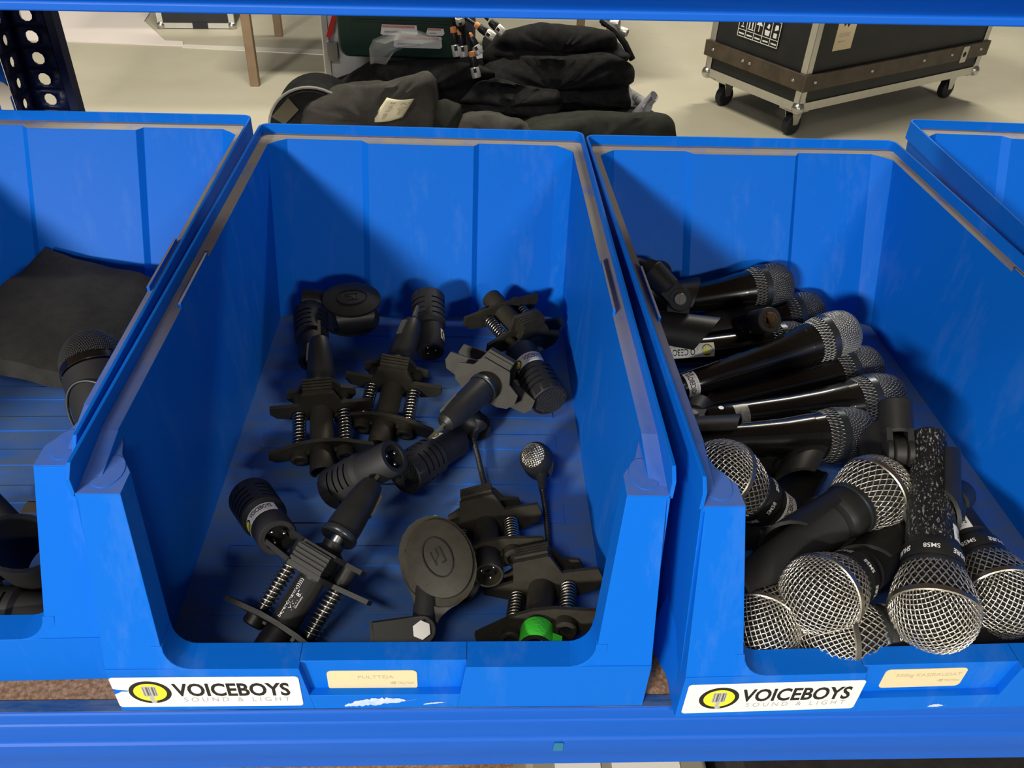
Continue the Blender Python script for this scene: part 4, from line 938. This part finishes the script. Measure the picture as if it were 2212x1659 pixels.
# green tape round the plug end of m7
b = MB(); b.lathe([(.0103,.0015),(.0106,.003),(.0106,.0165),(.0101,.0178)], 26, cap=False, a0=0, a1=2*PI); b.add([(.0106,-.002,-.003),(.0106,-.002,.010),(.0175,-.004,.003),(.017,-.003,-.002)], [(0,1,2,3)]); b.build('green_tape', GREENT, m7, label='bright green tape')
def sm2(label, tail, zt, tip, far, **k):
    B, A = axis(tail, zt, tip, .064, far); return slot_mic(label, A, B, **k)
def fa(t, off): 
    v = t.matrix_world.inverted().to_3x3() @ (CAM-t.matrix_world.translation); return math.atan2(v.y, v.x)+off
mA = sm2('slotted microphone on the left clamp mount, head against the back', (676,782), .022, (671,676), True, roll=.3)
mB = sm2('slotted microphone standing against the back wall above the middle clamp mounts', (930,762), .024, (924,643), True)
mC = sm2('slotted microphone with white sticker and mesh face towards the aisle, right wall', (1127,757), .040, (1188,866), False)
mD = sm2('slotted microphone lying between the centre and left mounts, mesh face to lower left', (988,950), .020, (872,1026), False)
mE = sm2('slotted microphone with its three-pin plug up, hanging on the labelled mount', (852,986), .070, (722,1056), True)
mF = sm2('loose slotted microphone with white sticker, plug to the aisle, by the left wall', (601,1162), .050, (543,1076), True)
around_sticker(mB, RB, .010, .0110, fa(mB,.9), .026, 1); around_sticker(mC, RB, .0165, .0110, fa(mC,-1.2), .030, -1)
around_sticker(mD, RB, .0160, .0110, fa(mD,.9), .026, 1); around_sticker(mF, RB, .0160, .0110, fa(mF,-1.5), .030, 1)
# ------------------------------------------------------------------ wide oval clips with raised emblem
def oval_clip(label, c, nrm, xdir, arm=True, group='oval-pad clips in the middle bin', bendarm=0.):
    """c: centre of the upper pad, nrm: its outward normal, xdir: long axis of the oval; the jaw bends down on -y"""
    M = frame(c, nrm, xdir); t = thing('oval_clip', label, 'clip', M, group)
    def pad(b, z, th, a=.0262, w_=.0205, dome=.003):
        n = 40; vs = []; fs = []; S = (1,.94,.75,.45,.02)
        for s in S:
            for k in range(n): q = 2*PI*k/n; vs.append((a*s*math.cos(q), w_*s*math.sin(q), z+dome*(1-s*s)))
        for s in S[::-1]:
            for k in range(n): q = 2*PI*k/n; vs.append((a*s*math.cos(q), w_*s*math.sin(q), z-th+dome*(1-s*s)))
        for r in range(2*len(S)-1):
            for k in range(n): fs.append((r*n+k, r*n+(k+1)%n, (r+1)*n+(k+1)%n, (r+1)*n+k))
        for k in range(n): fs.append((k, (k+1)%n, (2*len(S)-1)*n+(k+1)%n, (2*len(S)-1)*n+k))
        b.add(vs, fs)
    b = MB(); pad(b, 0, .0030); up = b.build('upper_pad', BROWNB if arm else BLK, t, sharp=50)
    b = MB(); pad(b, -.0260, .0030, dome=-.003); b.build('lower_pad', BLK, t, sharp=50)
    # curved spine joining both pads
    b = MB(); n = 14; vs = []
    for k in range(n+1):
        q = -PI/2+PI*k/n; y0 = -.0100-.0125*math.cos(q); z0 = -.0130+.0125*-math.sin(q); hw = .0150+.003*abs(math.sin(q))
        y1 = -.0100-.0095*math.cos(q); z1 = -.0130+.0095*-math.sin(q)
        vs += [(-hw,y0,z0),(hw,y0,z0),(hw,y1,z1),(-hw,y1,z1)]
    fs = [(4*k+i,4*k+(i+1)%4,4*k+4+(i+1)%4,4*k+4+i) for k in range(n) for i in range(4)]; b.add(vs, fs+[(0,1,2,3),(4*n+3,4*n+2,4*n+1,4*n)]); b.build('spine', BLK, t)
    b = MB(); b.tube([(.0135*math.cos(2*PI*k/36), .0088*math.sin(2*PI*k/36), .0030-.002*(math.cos(2*PI*k/36)**2*.33)) for k in range(36)], .0005, 6, closed=True); b.build('oval_groove', HOLE, up)
    b = MB()
    P = [(-.0050,-.0028),(-.0050,.0034),(.0002,.0034),(.0030,.0010),(-.0016,-.0026),(.0050,-.0028),(.0050,.0034)]
    for p0, p1 in (((-.005,.0036),(.0046,.0036)),((-.005,.0036),(-.005,.0008)),((-.005,.0008),(-.001,.0008)),((-.001,.0008),(.0024,-.0026)),((.0024,-.0026),(.005,-.0026)),((.005,-.0026),(.005,.0006)),((-.005,-.0030),(.0048,-.0030)),((.0050,.0036),(.0050,.0008))): b.tube([(p0[0],p0[1],.0030),(p1[0],p1[1],.0030)], .00045, 5)
    b.build('emblem', BLK, up, label='raised angular emblem')
    return t
oc = oval_clip('black clip with large oval pad and emblem, front centre', A3(948,1205,.046), (-.22,-.45,.86), (.42,-.75,-.3))
# its arm with bolt, lying to the left
a0 = A3(806,1377,.018); a1 = A3(915,1362,.020); inv = oc.matrix_world.inverted(); dl = (a1-a0).normalized(); wdir = Vector((0,-.55,.83)); 
M = inv @ frame(a0, dl, wdir.cross(dl))
b = MB(); P = [(-.0092,.0)]+[(.0092*math.cos(q)*-1 if False else .0092*math.sin(q), .030+.0092*math.cos(q)) for q in [-PI/2+PI*k/10 for k in range(11)]]+[(.0092,0)]
Mx = M @ Matrix(((1,0,0,0),(0,0,-1,0),(0,1,0,0),(0,0,0,1)))
b.prism([(x,y) for x,y in P], -.006, .006, Mx); ar = b.build('arm', BLK, oc, bevel=.001)
b = MB(); b.lathe([(.0058,.006),(.0058,.0085),(.0052,.0090),(.0001,.0090)], 6, Mx @ Matrix.Translation((0,.030,0)), cap=False); b.lathe([(.0058,-.006),(.0058,-.0085),(.0001,-.0085)], 6, Mx @ Matrix.Translation((0,.030,0)), cap=False); b.build('hex_bolt', STEEL, ar, label='worn steel hex bolt')
b = MB(); b.box(-.0095,.0095,-.0010,.0008,-.0062,.0062, Mx); b.build('arm_end', BLKG, ar)
b = MB(); q0 = inv @ (a1+Vector((.002,.006,.004))); n = 24; vs = []
for f_ in (0,.25,.5,.75,1):
    ca = Vector((0,-.002,-.003)).lerp(q0, f_); ra = (.0235*(1-f_)**1.3+.0075, .0175*(1-f_)**1.3+.0065)
    for k in range(n): w3 = 2*PI*k/n; vs.append(ca+Vector((ra[0]*math.cos(w3), ra[1]*math.sin(w3), 0)))
b.add(vs, [(r*n+k, r*n+(k+1)%n, (r+1)*n+(k+1)%n, (r+1)*n+k) for r in range(4) for k in range(n)]); b.build('neck', BROWNB, oc, sharp=60)
b = MB(); p0 = inv @ a1; b.tube([p0, p0*.55+Vector((0,-.010,-.012))*.45, Vector((0,-.012,-.013))], [.0075,.008,.009], 12); b.build('pivot_lug', BLK, oc)
oc2 = oval_clip('black clip with oval pad lying against the back wall, top left', A3(760,645,.052), (.12,-.25,.95), (1,.28,.05), arm=False)
b = MB(); inv = oc2.matrix_world.inverted(); b.lathe([(.0105,0),(.0115,.003),(.0115,.020),(.0100,.026),(.0001,.027)], 24, inv @ frame(A3(712,655,.036), A3(668,650,.040)-A3(712,655,.036)), cap=True); b.build('stand_socket', BLK, oc2)
# ------------------------------------------------------------------ gooseneck miniature microphones
def gooseneck(label, head_px, zh, face, path):
    h = A3(*head_px, zh); t = thing('gooseneck_microphone', label, 'microphone', Matrix.Translation(h), 'gooseneck microphones in the middle bin')
    f = Vector(face).normalized(); p1 = A3(*path[0])-h
    b = MB(); M = frame(f*-.0095, f) @ Matrix.Scale(1.3,4); b.lathe([(.0001,-.0045),(.0050,-.0035),(.0086,.0005),(.0098,.0055),(.0092,.0105),(.0078,.0125),(.0070,.0122)], 26, M, cap=False); hd = b.build('head', BLK, t)
    pr = Prof([(0,.0142),(.003,.0139),(.0055,.0130),(.0074,.0118)]); w_ = wires_mesh('head_grille', weave_dome(pr, .00105, .00013), .00024, SPRING); g = link('head_grille', w_, t, M, label='silver mesh cap')
    b = MB(); b.lathe([(.0072,.0115),(.0050,.0126),(.0001,.0134)], 20, M, cap=False); b.build('mesh_lining', RODM, g)
    p0 = -f*.010; b = MB(); pts = [p0, p0*.5+p1*.5+Vector((0,0,-.001)), p1]; b.tube([p0+(p1-p0)*k/8 for k in range(9)], [.0098,.0088,.0072,.0056,.0045,.0038,.0034,.0031,.0029], 14); b.build('neck_cone', BLK, t)
    P = [A3(*q)-h for q in path]; dense = []
    for i in range(len(P)-1):
        for k in range(24): dense.append(P[i].lerp(P[i+1], k/24))
    dense.append(P[-1])
    for _ in range(30): dense = [dense[0]]+[(dense[i-1]+dense[i]*2+dense[i+1])/4 for i in range(1,len(dense)-1)]+[dense[-1]]
    b = MB(); b.tube(dense, [.0024 if i % 2 else .0020 for i in range(len(dense))], 10); b.build('gooseneck', BLK, t); return t
gooseneck('gooseneck miniature microphone with silver mesh cap facing up, right of centre', (1158,990), .026, (-.45,-.40,.80), [(1172,1058,.016),(1180,1110,.010),(1184,1160,.008),(1188,1215,.010),(1150,1250,.010)])
gooseneck('gooseneck miniature microphone whose ribbed neck runs down from the tilted clamp mount', (1005,905), .022, (-.6,.4,.1), [(1022,948,.016),(1032,985,.012),(1040,1020,.010),(1050,1060,.010),(1040,1090,.008)])
# scrap of green tape
b = MB(); a = A3(945,1130,.012); P = [A3(918,1118,.016),A3(942,1112,.018),A3(946,1125,.012),A3(970,1128,.006),A3(966,1134,.005),A3(924,1142,.008)]
vs = [p-a for p in P]; b.add([tuple(v) for v in vs], [(0,1,2),(0,2,5),(2,3,4),(2,4,5)]); o = tag(b.build('tape_scrap', GREENP, None, Matrix.Translation(a), sharp=20), 'crumpled pale green tape scrap beside the front clamp mount', 'tape'); sm_ = o.modifiers.new('thickness','SOLIDIFY'); sm_.thickness = .0005
# ------------------------------------------------------------------ right bin: microphones and clips
def bm(label, cpx, zc, dpx, zd, **k):
    C_ = A3(*cpx, zc); d = (A3(*dpx, zd)-C_).normalized(); return ball_mic(label, C_-d*.0245, C_+d*.1375, **k), C_, d
def roll_to(C_, d): return C_
S4, c4, d4 = bm('scratched ball-grille microphone in front with its head down and cable end up', (2017,1318), .054, (2006,950), .080, scratched=True, roll=.3)
S3, c3, d3 = bm('ball-grille microphone with the shiniest round head facing the aisle', (1774,1286), .052, (1950,1178), .026, roll=1.2)
S5, c5, d5 = bm('ball-grille microphone with head down at the right edge beside the scratched one', (2163,1290), .040, (2088,1165), .036, roll=.9)
S7, c7, d7 = bm('ball-grille microphone lying at the bottom along the front sill, handle to the right', (1800,1376), .030, (2190,1350), .020, roll=2.4)
S6, c6, d6 = bm('ball-grille microphone in the front left corner of the right bin, head down', (1640,1354), .030, (1672,1200), .020, roll=.2)
S1, c1, d1 = bm('ball-grille microphone with white sticker on its collar, head behind the left post', (1562,1030), .070, (1648,1086), .044)
S2, c2_, d2 = bm('ball-grille microphone held in a clip, head away, above the pile', (1888,1062), .056, (1700,1196), .050, roll=.6, text=False)
around_sticker(S1, RH, .078, .0120, fa(S1,-1.0), .034, 1)
around_sticker(S5, RH, .078, .0120, fa(S5,-.5), .034, -1)
around_sticker(S4, RH, .080, .0120, fa(S4,-2.6), .026, 1)
def sm(label, tip, zt, tail, L=.174, z2=None, **k):
    if z2 is None: A, B = axis(tip, zt, tail, L, far=False)
    else: A = A3(*tip, zt); B = A + (A3(*tail, z2)-A).normalized()*L
    t = slim_mic(label, A, B, **k); return t, A, B
B1, a1_, b1_ = sm('black barrel-grille microphone held in a clip, furthest back in the right bin', (1703,612), .052, (1337,671))
B2, a2_, b2_ = sm('black barrel-grille microphone half hidden behind the lighter one, with brass-threaded clip', (1768,672), .026, (1400,738), z2=.022)
B3, a3_, b3_ = sm('scuffed black barrel-grille microphone with the paler mesh, lying on top', (1843,712), .054, (1466,838), wire=1)
B4, a4_, b4_ = sm('black barrel-grille microphone under the pale-mesh one, small screw at its end', (1894,790), .028, (1506,880))
B5, a5_, b5_ = sm('black barrel-grille microphone with torn silver sticker near its end', (1942,858), .034, (1522,908))
B6, a6_, b6_ = sm('black barrel-grille microphone nearest the ball-grille ones, held in a clip', (1876,938), .036, (1520,952), z2=.044)
B7, a7_, b7_ = sm('black barrel-grille microphone with white company sticker, mostly under the others', (1740,742), .020, (1420,762), z2=.030)
def up_angle(t, tow):   # angle round the axis of thing t that faces world direction `tow`
    v = t.matrix_world.inverted().to_3x3() @ Vector(tow); return math.atan2(v.y, v.x)
VIEW = lambda p: (CAM-Vector(p)).normalized()
along_sticker(B7, RS, .020, .052, up_angle(B7, VIEW(b7_)), .013, flip=1)
st5 = curved_patch(MB(), RS, .022, .034, up_angle(B5, VIEW(b5_))-.9, up_angle(B5, VIEW(b5_))+.9); o = st5.build('torn_sticker', mat('torn_silver', (.45,.44,.40), .4, metal=.4, var=.8, vscale=150, col2=(.08,.08,.08)), B5)
around_sticker(B3, RS, .004, .0105, up_angle(B3, VIEW(b3_))-1.0, .024, -1, emblem=False)
def clip_on(label, A, B, s, xh, **k):
    d = (Vector(A)-Vector(B)).normalized(); return clip(label, frame(Vector(B)+d*s, d, xh), **k)
clip_on('black clip with slotted screw gripping the furthest barrel-grille microphone', a1_, b1_, .022, (.1,-.75,-.6), bend=-1.15)
clip_on('black clip with a brass-threaded socket facing up on the half hidden microphone', a2_, b2_, .052, -VIEW(b2_), bend=0, insert=True)
clip_on('black clip on the barrel-grille microphone nearest the ball grilles', a6_, b6_, .012, (.1,-.95,.25), bend=.6)
k2d = A3(1500,700,.05)-A3(1430,690,.05)
clip('loose black clip with a slotted screw by the left wall of the right bin', frame(A3(1395,712,.052), k2d, (.25,-.6,-.7)), bend=-.9)
ax8 = A3(1915,940,.060)-A3(1940,1090,.046)
clip('loose worn clip standing with its socket up left of the scratched microphone', frame(A3(1935,1092,.042), ax8, (.1,-.3,-1)), bend=1.25)
tail4 = c4+d4*.1375
clip('black clip with round pivot on the scratched ball-grille microphone', frame(tail4-d4*.066, d4, (-.75,-.45,.55)), bend=.9)
tail2 = c2_+d2*.1375
clip('black clip whose open jaw holds the handle above the pile', frame(c2_+d2*.034, d2, (.1,-.8,.58)), bend=.4)
tail3 = c3+d3*.1375
clip('black clip round the handle of the shiny round-headed microphone', frame(c3+d3*.055, d3, (.2,-.95,.25)), bend=.5)
clip('dark clip wedged under the nearest barrel-grille microphone', frame(A3(1722,1052,.026), Vector((.5,.75,0)), (.8,-.55,.2)), bend=-1.5)
# ------------------------------------------------------------------ left bin: foam slab, microphone, clip, connector bits
q4 = [A3(96,536,.055), A3(342,600,.050), A3(212,816,.052), A3(-150,745,.060)]; n_ = (q4[1]-q4[0]).cross(q4[3]-q4[0]).normalized(); n_ = n_ if n_.z > 0 else -n_; cc = sum(q4, Vector())/4
b = MB(); G = 12; vs = []; fs = []
for side in (0,1):
    for i in range(G+1):
        for j in range(G+1):
            s_, r_ = i/G, j/G; p = (q4[0]*(1-s_)+q4[1]*s_)*(1-r_)+(q4[3]*(1-s_)+q4[2]*s_)*r_
            e = .004*mnoise.noise(p*30); edge = min(i,j,G-i,G-j) == 0
            p = p + (p-cc).normalized()*(.003*mnoise.noise(p*90) if edge else 0) + n_*(e-(.0015 if edge and side == 0 else 0)-(.018 if side else 0)); vs.append(p-cc)
K = (G+1)**2
for side in (0,1):
    for i in range(G):
        for j in range(G): a = side*K+i*(G+1)+j; fs.append((a,a+G+1,a+G+2,a+1))
rim = [i*(G+1) for i in range(G+1)]+[G*(G+1)+j for j in range(1,G+1)]+[i*(G+1)+G for i in range(G-1,-1,-1)]+[j for j in range(G-1,0,-1)]
fs += [(rim[k], rim[(k+1)%len(rim)], K+rim[(k+1)%len(rim)], K+rim[k]) for k in range(len(rim))]
b.add(vs, fs); tag(b.build('foam_slab', FOAM, None, Matrix.Translation(cc), sharp=60), 'flat dark foam slab lying in the leftmost bin', 'foam')
# large microphone, partly behind the bin wall
A = A3(186,722,.080); B = A + (A3(232,905,.050)-A).normalized()*.115
t = thing('kick_microphone', 'large black microphone with mesh dome in the leftmost bin', 'microphone', frame(B, A-B))
b = MB(); b.lathe([(.010,0),(.016,.002),(.021,.03),(.0235,.070),(.0240,.074),(.0225,.076)], 40); b.build('body', BLKM, t)
b = MB(); b.tube([(.0238*math.cos(q), .0238*math.sin(q), .030+.030*math.sin(q*1.0+2.2)) for q in [k*PI/24-1.9 for k in range(25)]], .0012, 8); b.build('badge_rim', BANDD, t, label='worn silver badge rim')
b = MB(); b.lathe([(.0238,.076),(.0243,.0765),(.0243,.082),(.0238,.0825)], 40, cap=False); b.build('band', BLKG, t)
pr = Prof([(.0235*math.sin(q), .083+.031*math.cos(q)) for q in [PI/2*i/20 for i in range(21)]]); g = link('dome_mesh', wires_mesh('dome_mesh', weave_dome(pr, .0022, .0003), .00048, WIREB), t)
b = MB(); b.lathe([(max(.0226*math.sin(q),.0001), .083+.0300*math.cos(q)) for q in [PI/2*i/14 for i in range(15)]], 28, cap=False); b.build('dome_lining', FOAMD, g)
# plug of a cable at the far left
A = A3(14,1140,.030); B = A3(-60,1060,.030)
t = thing('cable_socket_plug', 'round black connector end at the left picture edge, in the leftmost bin', 'connector', frame(A, B-A))
b = MB(); b.lathe([(.0075,.006),(.0080,0),(.0105,0),(.0112,.001),(.0112,.040),(.008,.05)], 30, cap=False); b.build('shell', BLKM, t)
b = MB(); b.lathe([(.0001,.0045),(.0078,.004)], 20, cap=False); b.lathe([(.0060,.004),(.0060,.0005),(.0068,.0005),(.0068,.004)], 24, cap=False); b.build('contact_ring', BRASS, t)
slot_mic('slotted microphone head by the front sill of the leftmost bin', A3(-10,1318,.026), A3(150,1330,.022), roll=.4)
clip('black clip with open jaw beside the slotted head in the leftmost bin', frame(A3(100,1232,.022), Vector((.1,-.35,.9)), (.9,.4,.1)), bend=-.2, group='clips in the leftmost bin')
b = MB(); a = A3(62,1098,.0052); b.prism([(0,0),(.034,.001),(.034,.011),(.0,.011)], 0, .0004); tag(b.build('paper_scrap', mat('brown_paper', (.10,.085,.06), .8), None, Matrix.Translation((a.x-.004, a.y-.005, .0052))), 'small brown paper scrap on the floor of the leftmost bin', 'paper')
